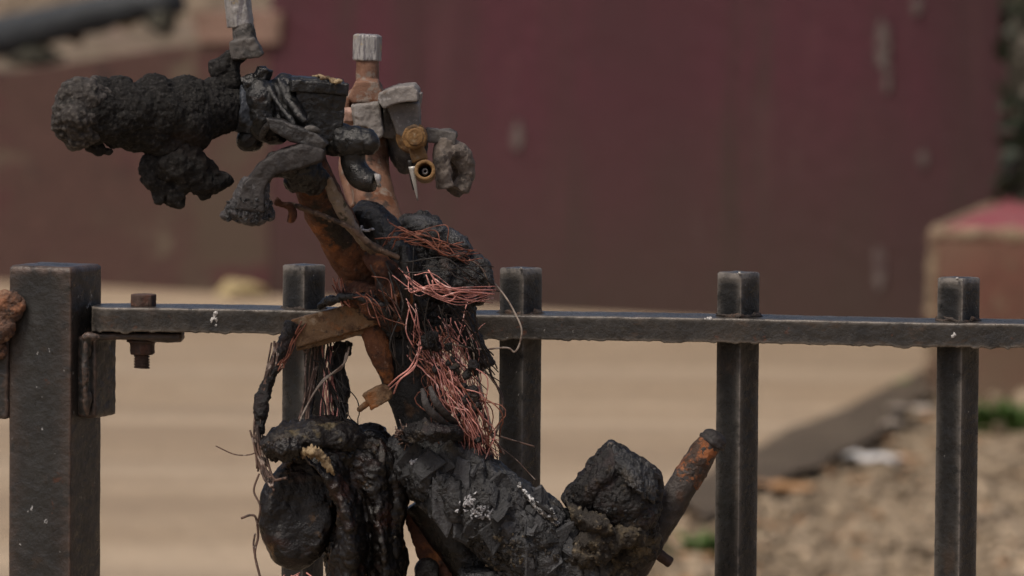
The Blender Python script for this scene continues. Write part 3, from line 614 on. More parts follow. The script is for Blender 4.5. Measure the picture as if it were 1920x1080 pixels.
def weed(px, py, h, w, n, label):
    g = G(px, py, .03); t = thing('weed_clump', label, 'weed', (g[0], g[1], .03)); rg = np.random.default_rng(int(px)); V = []; F = []
    for i in range(n):
        an = rg.uniform(0, 6.28); r = w * math.sqrt(rg.random()); c = np.array([math.cos(an) * r, math.sin(an) * r * .8, 0]) + (g[0], g[1], .03)
        L_ = h * rg.uniform(.5, 1.1); dr = np.array([math.cos(an) * .5 + rg.normal() * .3, math.sin(an) * .5 + rg.normal() * .3, 1]); sd = np.cross(dr, (0, 0, 1)); sd = sd / (np.linalg.norm(sd) + 1e-6) * rg.uniform(.006, .014)
        o = len(V); V += [c - sd * .4, c + sd * .4, c + dr * L_ * .55 + sd, c + dr * L_ * .55 - sd, c + dr * L_ * .95 + (dr[0] * L_ * .4, dr[1] * L_ * .4, -.1 * L_)]
        F += [(o, o + 1, o + 2, o + 3), (o + 3, o + 2, o + 4)]
    mk('leaves', np.array(V), F, M['grass'], t, smooth=False, kind='stuff')
weed(1890, 812, .09, .11, 160, 'bright green weeds growing at the foot of the plinth')
weed(1312, 1050, .06, .06, 70, 'small green weed on the verge beside a railing bar')
weed(1700, 728, .03, .04, 30, 'tiny dark weed where the road meets the plinth')

# ================================================================== railing
ZR = None
rail_root = thing('iron_railing', 'black painted iron railing with square bars through a flat top rail', 'railing', Fp(1177, 600) * (1, 1, 0))
post_root = thing('fence_post', 'thick square grey steel post with welded brackets at the left', 'post', Fp(104, 600) * (1, 1, 0))
def prism(name, c, half, rotz, z0, z1, m, parent, bev=.0007, rings=160, wob=.00014, zdense=.55):
    """square bar with eased edges, dense rings so wear and painted edge highlights follow its edges"""
    prof = []
    for k in range(4):
        an = math.pi / 4 + k * math.pi / 2; cx, cy = half * math.sqrt(2) * math.cos(an), half * math.sqrt(2) * math.sin(an)
        for s in (-1, -.5, 0, .5, 1):
            th = an + s * math.pi / 4; ic = (half - bev) * math.sqrt(2)
            prof.append((ic * math.cos(an) + bev * math.cos(th), ic * math.sin(an) + bev * math.sin(th)))
        nxt = an + math.pi / 2; 
        e = np.array([half * math.sqrt(2) * math.cos(an), half * math.sqrt(2) * math.sin(an)]); f = np.array([half * math.sqrt(2) * math.cos(nxt), half * math.sqrt(2) * math.sin(nxt)])
        for s in (.2, .35, .5, .65, .8): prof.append(tuple(e + (f - e) * s))
    prof = np.array(prof); ca, sa = math.cos(rotz), math.sin(rotz); prof = prof @ np.array([[ca, sa], [-sa, ca]])
    zs = np.concatenate([np.linspace(z0, zdense, 12)[:-1], np.linspace(zdense, z1 - bev, rings)])
    V = []; n = len(prof)
    for z in zs: V += [(c[0] + p[0], c[1] + p[1], z) for p in prof]
    for k, sh in ((.5, .6), (1., 1.)):
        V += [(c[0] + p[0] * (1 - sh * bev / half), c[1] + p[1] * (1 - sh * bev / half), z1 - bev + bev * k) for p in prof]
    for q in (.7, .4, .1): V += [(c[0] + p[0] * q, c[1] + p[1] * q, z1) for p in prof]
    V = np.array(V); nr = len(V) // n
    V[:, :2] += (wob * .8 * np.stack([fbm(V * 60, 3), fbm(V * 60 + 40, 3)], 1)); V[:, 2] += wob * 1.5 * fbm(V * 90 + 7, 2)
    F = [(i * n + j, i * n + (j + 1) % n, (i + 1) * n + (j + 1) % n, (i + 1) * n + j) for i in range(nr - 1) for j in range(n)]
    F.append(tuple((nr - 1) * n + j for j in range(n))); F.append(tuple(range(n - 1, -1, -1)))
    return mk(name, V, F, m, parent)
# flat top rail
rl, rrg = Fp(178, 596), Fp(2150, 627)
hy, hz_ = .020, .0066
along = (rrg - rl); LEN = np.linalg.norm(along); along = along / LEN; side = np.array([along[1], -along[0], 0]); side /= np.linalg.norm(side)   # side -> camera
ns = 620; prof = []
for k, (sx, sz) in enumerate(((1, 1), (-1, 1), (-1, -1), (1, -1))):
    for s in np.linspace(0, 1, 5):
        a0 = k * math.pi / 2 + s * math.pi / 2; b = .0010
        prof.append((sx * (hy - b) + b * math.cos(a0), sz * (hz_ - b) + b * math.sin(a0)))
    nx_ = ((1, 1), (-1, 1), (-1, -1), (1, -1))[(k + 1) % 4]
    for s in np.linspace(0, 1, 8)[1:-1]:
        prof.append((sx * hy + (nx_[0] * hy - sx * hy) * s if sx != nx_[0] else sx * hy, sz * hz_ + (nx_[1] * hz_ - sz * hz_) * s if sz != nx_[1] else sz * hz_))
prof = np.array(prof); n = len(prof); V = []
for i in range(ns):
    t = i / (ns - 1) * LEN; end = min(1, math.sqrt(max(0, 1 - (1 - min(t / .012, 1)) ** 2)) * .45 + .55)
    sag = .0005 * math.sin(t * 9 + 1) + .0003 * math.sin(t * 23)
    c = rl + along * t + np.array([0, 0, sag])
    for p in prof: V.append(c + side * p[0] * end + np.array([0, 0, p[1]]))
V = np.array(V); low_ = np.tile(prof[:, 1] < -hz_ * .7, ns) & np.tile(prof[:, 0] > hy * .5, ns)
dr = np.clip(fbm(V * (110, 1, 1), 4) * 1.5, 0, 1)
V[low_, 2] -= .0013 * dr[low_]
V += .00018 * np.stack([fbm(V * 70, 3), fbm(V * 70 + 9, 3), fbm(V * 70 + 30, 3)], 1)
F = [(i * n + j, i * n + (j + 1) % n, (i + 1) * n + (j + 1) % n, (i + 1) * n + j) for i in range(ns - 1) for j in range(n)]
F += [tuple(range(n - 1, -1, -1)), tuple((ns - 1) * n + j for j in range(n))]
rail = mk('rail', V, F, M['paint'], rail_root)
def railz(px): return (rl + along * (np.interp(px, [178, 2150], [0, LEN])))[2]
for k, (px, py) in enumerate(((570, 496), (977, 502), (1385, 510), (1798, 520))):
    c = Fp(px, py); b = prism('bar', c, .00845, R(45 + (-1.5, 2, 0, 1)[k] + 4), .03, c[2], M['barpaint'], rail_root)
    zr = railz(px) + hz_
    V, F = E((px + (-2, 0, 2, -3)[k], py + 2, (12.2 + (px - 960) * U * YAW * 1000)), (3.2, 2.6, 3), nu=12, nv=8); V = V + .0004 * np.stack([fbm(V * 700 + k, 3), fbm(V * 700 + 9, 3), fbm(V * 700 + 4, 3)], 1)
    if k: mk('corner_glint', V, F, M['bright'], b)  # bright bead put in for the glint on the bar's top corner
    # lumpy weld where the bar meets the rail
    V, F = E((960, 540, 0), (1, 1, 1), nu=40, nv=16); V = (V - W(960, 540, 0)) / U
    q = np.abs(V[:, :2]); rad = 1 / np.maximum(q.sum(1) / np.linalg.norm(V[:, :2] + 1e-9, axis=1), .7)
    V = V * np.c_[.0128 * rad, .0128 * rad, np.full(len(V), .0042)] * (1 + .18 * fbm(V * 2.2 + k * 5, 3))[:, None] + (c[0], c[1], zr)
    mk('weld', V, F, M['weldbead'], b)
mk('lower_rail', *sweep([rl + (0, 0, .12 - rl[2]), rrg + (0, 0, .12 - rrg[2])], [.02, .02], 4, .4), M['paint'], rail_root)

for px, py, w, h in ((405, 597, 6, 17), (398, 602, 3, 8), (1788, 628, 4, 7), (1330, 597, 5, 3), (1322, 598, 3, 2)):
    blob('paint_drip', [E((px, py, (px - 960) * U * YAW * 1000 + 19.6), (w, h, 3))], M['chip'], rail, vox=.35, smooth=0, disp=[(.9, 2.2, 'fbm', 3), (.4, .9, 'ridge', 2)])
# post
pc = Fp(104, 496, 0); prism('shaft', pc, .0192, R(-22), 0, pc[2], M['postpaint'], post_root, bev=.0014, rings=200, wob=.00018)
FD = lambda px: (px - 960) * U * YAW * 1000     # depth (mm) of the fence line at a column
d0 = FD(180)
fence_disp = [(.35, 6, 'fbm', 3), (.15, 2, 'fbm', 2)]
blob('angle_bracket', [B((255, 628, d0 + 2), (172, 13, 100)), B((315, 630, d0 + 2), (58, 19, 90)), B((180, 702, d0 + 4), (42, 148, 88), yaw=-22), B((182, 770, d0 + 4), (36, 22, 84), yaw=-22)],
     M['postpaint'], post_root, vox=.9, smooth=5, disp=fence_disp)
blob('weld', [E((163, 650, d0 + 20), (9, 26, 8)), E((160, 690, d0 + 22), (7, 60, 6)), E((163, 750, d0 + 20), (9, 30, 8)), E((170, 632, d0 + 22), (20, 8, 7))], M['postpaint'], post_root, vox=.7, smooth=3, disp=[(.7, 5, 'fbm', 3)])
dl = FD(10)
blob('rear_bracket', [B((8, 690, dl + 2), (48, 186, 80), yaw=-18), B((-20, 600, dl), (70, 26, 95))], M['postpaint'], post_root, vox=1, smooth=6, disp=fence_disp)
blob('rust_lump', [E((12, 580, dl + 20), (32, 30, 14)), E((0, 610, dl + 20), (30, 30, 16)), E((28, 570, dl + 20), (22, 22, 10)), E((-12, 650, dl + 16), (24, 26, 14))], M['weld'], post_root, vox=.7, smooth=2, disp=[(1.8, 9, 'fbm', 4), (1.2, 4, 'ridge', 3), (.5, 1.6, 'ridge', 2)])
db = FD(268) + 3
bolt = blob('bolt', [Cy((269, 563, db), 25, 24, yaw=12, seg=6), Cy((266, 640, db), 13, 100)], M['bolt'], rail_root, vox=.6, smooth=2, disp=[(.2, 2, 'fbm', 3)])
blob('nut', [Cy((267, 652, db), 25, 26, yaw=22, seg=6), Cy((267, 639, db), 30, 5)], M['bolt'], bolt, vox=.6, smooth=2, disp=[(.2, 2, 'fbm', 3)])
V, F = join([Cy((266, 668 + i * 5.2, db), 15, 2.6, rot=3) for i in range(5)]); mk('thread', V, F, M['bolt'], bolt, smooth=False)

# ================================================================== burnt scooter
bk = thing('burnt_scooter', 'burnt-out scooter with charred handlebar, melted body and bare copper wires leaning on the railing', 'scooter', W(800, 1000, .06) * (1, 1, 0))
CH = [(2.6, 16, 'fbm', 4), (1.5, 6, 'ridge', 3), (.8, 2.2, 'fbm', 3)]
FINE = [(.5, 5, 'fbm', 3), (.25, 1.6, 'fbm', 3)]

# ---- left grip
grip = blob('left_grip', [
    E((178, 208, 155), (58, 62, 56)), E((225, 212, 148), (50, 66, 56)), T([(190, 210, 154), (300, 212, 140), (380, 208, 128), (440, 204, 118)], [56, 58, 54, 38]),
    E((290, 212, 140), (54, 72, 60)), E((348, 218, 133), (58, 80, 62)), E((398, 202, 124), (34, 58, 48)), E((322, 272, 136), (58, 34, 42)), E((250, 252, 142), (50, 30, 36))],
    M['char'], bk, vox=.9, smooth=3, disp=[(1.8, 19, 'fbm', 4), (.3, 7, 'cell', 1), (.9, 4, 'ridge', 3), (.7, 1.8, 'fbm', 3), (.6, .9, 'fbm', 2)])
blob('grip_end', [E((143, 213, 160), (48, 60, 52)), E((148, 240, 160), (42, 38, 40)), E((163, 188, 158), (46, 46, 46))], M['endcrust'], grip, vox=.7, smooth=2, disp=[(3.0, 11, 'fbm', 4), (1.3, 3.6, 'cell', 1), (.6, 1.5, 'ridge', 3)])
blob('hanging_char', [T([(320, 285, 135), (345, 320, 134), (350, 350, 134)], [50, 48, 30]), T([(345, 325, 134), (395, 335, 130), (432, 340, 126)], [34, 30, 9]),
    T([(300, 300, 138), (280, 315, 140), (290, 345, 140), (325, 350, 138)], [26, 18, 14, 14]), T([(300, 340, 138), (296, 384, 139)], [20, 8]), T([(335, 345, 136), (328, 384, 136)], [24, 14]), T([(390, 335, 130), (372, 366, 132)], [26, 14])],
    M['char'], bk, vox=.9, smooth=3, disp=[(2.2, 10, 'fbm', 4), (1.0, 4, 'ridge', 3), (.5, 1.5, 'fbm', 2)])
blob('grip_bead', [E((185, 286, 152), (9, 8, 9)), E((203, 284, 150), (10, 7, 9)), E((178, 276, 152), (20, 12, 12))], M['char'], grip, vox=.7, smooth=1, disp=[(.5, 3, 'fbm', 3)])

# ---- left mirror stalk
ms = blob('mirror_stalk', [T([(462, 100, 116), (456, 46, 114)], [23, 21]), Pg([(432, 78), (478, 70), (494, 100), (488, 106), (438, 112), (434, 100)], 128, 102)], M['greymetal'], bk, vox=.7, smooth=2, disp=FINE)
blob('hex_collar', [Cy((447, 14, 113), 26, 72, rot=-7, yaw=10, seg=6)], M['zinc'], ms, vox=.6, smooth=1, disp=[(.25, 3, 'fbm', 3)])
blob('char_clump', [E((418, 130, 118), (27, 26, 24)), T([(425, 135, 118), (440, 108, 117), (462, 104, 116)], [24, 15, 10]), T([(420, 130, 118), (432, 200, 118)], [24, 32])], M['char'], ms, vox=.8, smooth=2, disp=[(1.8, 7, 'fbm', 4), (.9, 3, 'ridge', 3)])

# ---- left control cluster
sw = blob('switch_clamp', [T([(430, 203, 118), (500, 210, 116), (600, 225, 112)], [40, 38, 34]), E((492, 205, 124), (34, 62, 40), rot=-8), E((524, 190, 120), (30, 56, 40), rot=14), E((512, 232, 122), (34, 38, 36)),
    T([(500, 152, 126), (520, 190, 136), (552, 236, 142)], [5, 7, 5]), T([(520, 146, 126), (542, 190, 134), (572, 228, 142)], [5, 7, 5]), E((548, 205, 128), (24, 44, 26), rot=-20), E((470, 262, 116), (28, 24, 28)), E((488, 150, 118), (16, 20, 20))],
    M['melt'], bk, vox=.8, smooth=3, disp=[(1.3, 12, 'fbm', 4), (.6, 4, 'ridge', 3)])
blob('clamp_bolt', [Cy((468, 158, 124), 19, 26, rot=70, seg=12), Cy((493, 138, 122), 17, 22, rot=20, seg=6), Cy((493, 128, 122), 6, 10)], M['melt'], sw, vox=.6, smooth=2, disp=[(.7, 4, 'fbm', 3)])
blob('collar', [T([(444, 202, 120), (478, 206, 118)], [46, 44], seg=24), T([(466, 200, 120), (476, 202, 119)], [50, 50], seg=24)], M['collar'], sw, vox=.7, smooth=3, disp=[(.8, 7, 'fbm', 4)])
rv = blob('brake_reservoir', [Cy((594, 214, 118), 46, 100, rot=3, yaw=20, seg=9, r2=55), B((596, 214, 118), (84, 96, 84), rot=3, yaw=8, top=(1.16, 1.12))], M['melt'], bk, vox=.7, smooth=4, disp=[(.5, 12, 'fbm', 3), (.25, 3, 'fbm', 3)])
blob('reservoir_lid', [Cy((594, 163, 118), 60, 22, rot=4, yaw=20, seg=9), B((594, 163, 118), (108, 24, 108), rot=4, yaw=8), Cy((592, 150, 118), 52, 10, rot=4, seg=12)], M['melt'], rv, vox=.7, smooth=3, disp=[(.45, 7, 'fbm', 3)])
blob('lid_residue', [T([(585, 143, 124), (605, 144, 130), (640, 152, 134)], [2, 3, 3]), E((630, 153, 136), (12, 4, 8)), E((606, 147, 136), (7, 2.5, 5))], M['tan'], rv, vox=.45, smooth=0, disp=[(1.0, 2, 'fbm', 3)])
blob('clamp_strap', [Pg([(500, 220), (530, 224), (598, 250), (618, 268), (602, 282), (545, 264), (508, 242)], 154, 130), T([(490, 258, 128), (500, 238, 140), (522, 230, 144), (556, 246, 145)], [7, 7, 7, 6])], M['strap'], rv, vox=.6, smooth=3, disp=[(.4, 6, 'fbm', 3)])
blob('clamp_boss', [E((586, 243, 152), (17, 8, 5), rot=12)], M['greymetal'], rv, vox=.45, smooth=2, disp=[(.3, 2, 'fbm', 2)])
pis = blob('piston_housing', [T([(590, 258, 118), (630, 266, 122), (668, 266, 126), (700, 266, 128)], [26, 28, 30, 20], seg=24), E((692, 266, 128), (20, 25, 25)), E((640, 262, 124), (26, 32, 30))], M['melt'], bk, vox=.8, smooth=3, disp=[(.9, 7, 'fbm', 4), (.3, 2, 'fbm', 2)])
blob('banjo_elbow', [T([(662, 280, 124), (664, 312, 124), (682, 336, 126), (704, 343, 128)], [24, 24, 24, 19], seg=20)], M['melt'], pis, vox=.8, smooth=3, disp=[(.6, 8, 'fbm', 3)])
blob('banjo_ring', [Cy((708, 338, 130), 14, 6, rot=72), E((711, 334, 131), (4, 9, 9))], M['zinc'], pis, vox=.5, smooth=1, disp=[(.2, 2, 'fbm', 2)])

# ---- broken brake lever, drooping
lev = blob('brake_lever', [Pg([(612, 276), (565, 268), (520, 282), (484, 308), (458, 346), (440, 392), (500, 398), (498, 354), (516, 326), (556, 318), (606, 300)], 156, 128)], M['lever'], bk, vox=.8, smooth=12, disp=[(.8, 14, 'fbm', 3), (.3, 3, 'fbm', 2)])
le = blob('lever_end', [T([(480, 340, 150), (472, 370, 150), (464, 402, 148)], [24, 31, 40], seg=18, squash=.55), T([(452, 394, 148), (434, 400, 148), (416, 406, 147)], [14, 9, 3]), T([(488, 380, 147), (500, 398, 146), (508, 410, 145)], [14, 12, 5]), E((470, 410, 147), (30, 9, 14), rot=4)], M['crustgrey'], lev, vox=.6, smooth=2, disp=[(1.4, 7, 'ridge', 4, (1, 1, .4)), (.9, 2.6, 'ridge', 3)])
rg = np.random.default_rng(31)
flakes('scale', surf(le), [(rg.uniform(425, 508), rg.uniform(372, 414)) for i in range(70)], (4, 13), ['flake1', 'flake2'], lev, (.4, 1.), .5, 2.5, .5, rg, kind='stuff')
blob('melted_underside', [E((565, 318, 128), (46, 30, 34), rot=25), E((540, 303, 134), (36, 20, 30)), T([(560, 320, 128), (598, 345, 118)], [34, 26]), E((548, 345, 124), (16, 13, 16)), E((520, 318, 136), (14, 10, 12)), E((534, 308, 138), (42, 24, 20), rot=-8)], M['melt'], bk, vox=.8, smooth=3, disp=[(1.8, 7, 'fbm', 4), (.7, 3, 'ridge', 3)])

# ---- handlebar risers
lr = blob('left_riser', [T([(572, 285, 114), (588, 340, 106), (618, 405, 92), (660, 482, 76), (716, 572, 60)], [34, 38, 41, 41, 40], seg=28, n=40)], M['rust'], bk, vox=.8, smooth=2, disp=[(.8, 10, 'fbm', 4), (.6, 3.5, 'ridge', 3)])
blob('scale_strip', [T([(612, 335, 124), (640, 390, 116), (688, 466, 100)], [10, 14, 10], squash=.45), T([(625, 372, 121), (655, 420, 113), (712, 490, 92)], [8, 12, 6], squash=.5)], M['greytan'], lr, vox=.7, smooth=3, disp=[(.5, 5, 'fbm', 4)])
blob('right_riser', [T([(688, 190, 4), (690, 250, 6), (692, 320, 14), (706, 385, 30), (728, 450, 44), (745, 560, 56)], [36, 38, 39, 39, 38, 38], seg=28, n=40), T([(655, 260, -6), (650, 320, 4), (668, 390, 24)], [14, 16, 12])], M['rust_pale'], bk, vox=.9, smooth=3, disp=[(.35, 8, 'fbm', 4)])
blob('riser_tab', [B((735, 400, 24), (30, 44, 14), rot=-10)], M['rust_pale'], bk, vox=.6, smooth=2, disp=[(.3, 4, 'fbm', 3)])

# ---- right mirror mount
mm_ = blob('mirror_mount', [Cy((689, 134, 0), 22, 52, seg=24), Pg([(668, 150), (710, 150), (721, 176), (716, 190), (664, 192), (655, 182)], 22, -20), T([(662, 172, 6), (650, 196, 10), (646, 235, 8)], [9, 8, 8])], M['rust_pale'], bk, vox=.7, smooth=2, disp=[(.3, 6, 'fbm', 3)])
blob('hex_nut', [Cy((689, 90, 0), 28, 48, rot=2, yaw=8, seg=6), Cy((688, 68, 0), 22, 8, rot=2)], M['zinc'], mm_, vox=.6, smooth=2, disp=[(.25, 4, 'fbm', 3, (2, 2, .4))])
rc = blob('right_clamp', [B((688, 214, 20), (54, 42, 60), rot=-7), Pg([(664, 196), (712, 188), (722, 250), (708, 262), (690, 236), (668, 236)], 36, -10)], M['alu'], bk, vox=.7, smooth=2, disp=FINE)
blob('clamp_bolt', [Cy((655, 218, 22), 17, 24, rot=90, yaw=8, seg=6)], M['pinkalu'], rc, vox=.5, smooth=2, disp=[(.2, 2, 'fbm', 2)])
rr_ = blob('right_reservoir', [B((752, 215, 10), (60, 90, 66), rot=5, top=(1.2, 1.15)), Pg([(722, 190), (746, 250), (764, 262), (790, 250), (786, 190)], 34, -8)], M['alu'], bk, vox=.7, smooth=4, disp=[(.4, 8, 'fbm', 3), (.2, 2, 'fbm', 2)])
blob('reservoir_lid', [Pg([(711, 186), (714, 172), (745, 160), (778, 157), (786, 168), (786, 186), (750, 190), (722, 200)], 44, -26)], M['alu'], rr_, vox=.7, smooth=4, disp=[(.5, 5, 'fbm', 3)])
mc = blob('master_cylinder', [T([(764, 250, 12), (768, 290, 12), (758, 322, 8)], [38, 34, 12], seg=20), E((752, 282, 8), (24, 34, 24))], M['greymetal'], bk, vox=.7, smooth=3, disp=[(.8, 7, 'fbm', 4)])
bj = blob('banjo_bolt', [Cy((777, 257, 42), 24, 26, tip=90, seg=8), Cy((772, 258, 32), 30, 10, tip=90), Cy((778, 257, 50), 17, 10, tip=90)], M['brass'], bk, vox=.5, smooth=2, disp=[(.2, 3, 'fbm', 3)])
# ring eye with a real bore
def annulus(c, ro, ri, h, tip=90, rot=0, seg=28):
    V = []; 
    for yy in (-h / 2, h / 2):
        for q in (ro, ri): V += [(q * math.cos(2 * math.pi * j / seg), yy, q * math.sin(2 * math.pi * j / seg)) for j in range(seg)]
    F = []; a_, b_, c_, d_ = 0, seg, 2 * seg, 3 * seg
    for j in range(seg):
        k = (j + 1) % seg
        F += [(a_ + j, a_ + k, c_ + k, c_ + j), (b_ + j, d_ + j, d_ + k, b_ + k), (a_ + j, b_ + j, b_ + k, a_ + k), (c_ + j, c_ + k, d_ + k, d_ + j)]
    return loc2w(c, V, rot, 0, tip), F
blob('banjo_eye', [annulus((797, 322, 44), 20, 13, 40, tip=78), T([(780, 275, 38), (788, 302, 40)], [15, 16], squash=.6)], M['brass'], bj, vox=.5, smooth=1, disp=[(.2, 3, 'fbm', 3)])
V, F = Cy((797, 322, 38), 13, 4, tip=78); mk('eye_floor', V, F, M['melt'], bj)
V, F = annulus((797, 322, 44), 6, 3, 12, tip=78, seg=16); mk('eye_pin', V, F, M['zinc'], bj)
V, F = sweep(catmull([W(773, 312, .046), W(777, 340, .046), W(783, 376, .044)], 12), np.linspace(7.5, 1, 12) * U, 8, .5); mk('metal_shard', V, F, M['bright'], bj)
V, F = sweep(catmull([W(770, 300, .036), W(772, 330, .036), W(776, 356, .036)], 12), np.linspace(6, 2, 12) * U, 8, .6); mk('cable_stub', V, F, M['melt'], bj)
ls = blob('lever_stub', [T([(838, 268, 22), (828, 300, 26), (836, 352, 26)], [22, 17, 17]), T([(842, 275, 22), (868, 298, 18), (874, 330, 16), (862, 356, 16)], [20, 20, 15, 20]), E((852, 290, 4), (30, 24, 14)), E((858, 330, -2), (26, 40, 12))], M['alustub'], bk, vox=.7, smooth=3, disp=[(1.0, 6, 'fbm', 4), (.4, 2, 'ridge', 3)])
blob('lever_pivot', [B((826, 256, 20), (58, 26, 46), rot=8), E((838, 254, 20), (20, 14, 24))], M['greymetal'], ls, vox=.6, smooth=2, disp=[(.5, 4, 'fbm', 3)])

# ---- charred hose and the wire-loom mass at the stem
blob('charred_hose', [T([(672, 392, 72), (705, 420, 78), (740, 478, 84), (752, 520, 84)], [24, 36, 40, 34], seg=20)], M['melt'], bk, vox=.8, smooth=3, disp=[(.9, 7, 'fbm', 4), (.5, 2.5, 'ridge', 3)])
blob('hose_residue', [E((686, 432, 94), (9, 3, 3), rot=10), E((697, 430, 95), (6, 3, 3)), E((678, 428, 92), (4, 6, 3))], M['ash'], bk, vox=.4, smooth=1, disp=[(.4, 1.5, 'fbm', 2)])
loom = blob('charred_loom', [E((790, 440, 62), (44, 32, 36), rot=20), E((835, 470, 66), (50, 36, 40), rot=30), E((815, 520, 70), (62, 44, 44)), E((875, 522, 66), (44, 40, 38)), E((792, 590, 66), (48, 50, 40)), E((842, 580, 62), (28, 28, 28)),
    T([(760, 440, 70), (760, 540, 74), (740, 620, 70)], [34, 44, 40]), E((905, 535, 64), (20, 10, 16)), T([(850, 560, 64), (860, 620, 60)], [34, 24])], M['loom'], bk, vox=.8, smooth=2, disp=[(3.4, 13, 'fbm', 4), (2.6, 6, 'ridge', 3), (1.2, 2.6, 'ridge', 3), (.4, 1.2, 'fbm', 2)])
blob('scaled_char', [E((800, 432, 78), (46, 20, 16), rot=22), E((850, 455, 76), (30, 16, 14), rot=30)], M['block'], loom, vox=.7, smooth=2, disp=[(2.0, 6, 'ridge', 3, (.5, 1, 1.6)), (.8, 2.4, 'ridge', 3)])
blob('stem_crust', [T([(690, 478, 92), (718, 505, 96), (738, 560, 94)], [12, 24, 24]), E((704, 570, 92), (34, 30, 18), rot=30), E((738, 590, 92), (28, 32, 22)), T([(650, 548, 84), (700, 560, 92)], [22, 24]), E((755, 545, 94), (22, 40, 16))], M['rustdark'], bk, vox=.8, smooth=3, disp=[(1.8, 9, 'fbm', 4), (.9, 3, 'ridge', 3)])
blob('loom_tube', [T([(757, 460, 104), (762, 500, 106), (760, 560, 104), (752, 610, 98)], [11, 12, 9, 9], n=30)], M['melt'], bk, vox=.6, smooth=2, disp=[(.5, 6, 'fbm', 3)])
blob('charred_hose', [T([(858, 590, 62), (880, 640, 60), (914, 688, 58)], [30, 24, 17], seg=18)], M['crust'], bk, vox=.8, smooth=2, disp=[(1.2, 6, 'fbm', 4), (.5, 2, 'ridge', 2)])
# clamp plate
bp = blob('bracket_plate', [Pg([(545, 600), (640, 574), (668, 562), (700, 570), (722, 594), (716, 606), (640, 628), (556, 652), (548, 630)], 86, 80), Pg([(556, 648), (700, 606), (704, 614), (640, 634), (560, 654)], 82, 40)], M['rust_tan'], bk, vox=.7, smooth=2, disp=[(.3, 6, 'fbm', 3)])
blob('bracket_eye', [annulus((574, 655, 70), 7, 3.5, 6)], M['wire'], bp, vox=.4, smooth=1)

# ---- steering column
blob('steering_column', [T([(722, 560, 58), (752, 660, 60), (790, 770, 62), (812, 850, 62)], [52, 54, 52, 52], seg=32, n=40)], M['colchar'], bk, vox=1.0, smooth=2, disp=[(.5, 9, 'fbm', 4), (.4, 3, 'ridge', 3)])
blob('rusted_seam', [T([(692, 600, 78), (712, 660, 80), (730, 720, 80)], [24, 24, 10], squash=.7)], M['rust'], bk, vox=.7, smooth=3, disp=[(.4, 6, 'fbm', 4)])
col = sheet('torn_collar', [[(746, 806, 74), (764, 796, 96), (806, 794, 112), (850, 798, 104), (876, 808, 72)], [(742, 816, 78), (762, 810, 104), (806, 808, 119), (854, 810, 110), (880, 816, 72)], [(750, 830, 76), (768, 828, 104), (808, 826, 116), (850, 824, 106), (872, 828, 72)]], M['crust'], bk, 110, 40, ((2.0, 9, 'fbm'), (1.6, 4, 'ridge'), (.5, 1.8, 'ridge')), 1.6, .04, 21)
blob('collar_core', [Cy((808, 818, 62), 52, 24, rot=-16)], M['crust'], col, vox=.9, smooth=2, disp=[(1.4, 6, 'ridge', 3)])
for q in (((792, 728, 112), (800, 760, 116), (822, 785, 114), (850, 805, 104)), ((806, 724, 112), (818, 755, 115), (840, 782, 110), (862, 800, 98))):
    blob('peeled_strip', [T(q, [5, 8, 8, 6], squash=.45, n=20)], M['soot'], col, vox=.5, smooth=2, disp=[(.3, 4, 'fbm', 3)])
cn = blob('connector', [B((706, 744, 92), (42, 34, 24), rot=-30), E((716, 738, 92), (20, 18, 14))], M['rust_tan'], bk, vox=.5, smooth=2, disp=[(.5, 4, 'fbm', 3)])
blob('connector_pin', [T([(694, 752, 92), (674, 768, 92)], [6, 6]), E((676, 766, 92), (8, 6, 6), rot=-35)], M['rust_tan'], cn, vox=.45, smooth=1, disp=[(.2, 3, 'fbm', 2)])

# ---- battery block
bat = blob('battery_block', [T([(775, 872, 76), (850, 905, 84), (930, 960, 86), (1010, 1025, 84), (1090, 1110, 80)], [52, 76, 84, 84, 90], seg=24), E((765, 852, 80), (42, 36, 40)), E((830, 850, 78), (60, 32, 46)),
    B((900, 930, 84), (230, 110, 130), rot=38), B((1010, 1030, 80), (170, 130, 130), rot=38), E((742, 868, 82), (22, 28, 26)), E((1050, 985, 80), (44, 30, 40), rot=45), B((980, 1170, 78), (230, 200, 130))],
    M['block'], bk, vox=1.0, smooth=4, disp=[(2.6, 34, 'fbm', 3), (2.4, 13, 'plate', 1, (1, 1, .5)), (1.6, 5, 'ridge', 3, (1.3, 1.3, .45)), (.5, 1.8, 'ridge', 2)])
rg = np.random.default_rng(21); bvb = surf(bat)
def onblock(n):
    out = []
    while len(out) < n:
        px, py = rg.uniform(735, 1085), rg.uniform(835, 1078)
        t = (px - 735) / 350.; c = 868 + 190 * t
        if abs(py - c) < 62 + 20 * t: out.append((px, py))
    return out
flakes('char_flake', bvb, onblock(36), (26, 70), ['flake0', 'flake1', 'flake1', 'flake2'], bat, (.9, 1.9), .05, 1.2, .0, rg, .35)
flakes('char_crumbs', bvb, onblock(140), (3, 9), ['flake1'], bat, (.6, 1.6), .5, 2.4, .4, rg, 1., kind='stuff')
flakes('tan_crumbs', bvb, [(rg.normal(930, 70), rg.normal(1040, 18)) for i in range(120)], (4, 12), ['tancrust'], bat, (.6, 1.6), .5, 2.6, .5, rg, 1., kind='stuff')
for cx, cy, sx, sy, n_ in ((880, 942, 9, 6, 26), (900, 960, 12, 5, 30), (918, 966, 6, 4, 12), (772, 866, 7, 4, 10)):
    flakes('ash_patch', bvb, [(rg.normal(cx, sx), rg.normal(cy, sy)) for i in range(n_)], (3, 9), ['ash'], bat, (.8, 2.6), .25, 1.4, .5, rg, .7, kind='stuff')
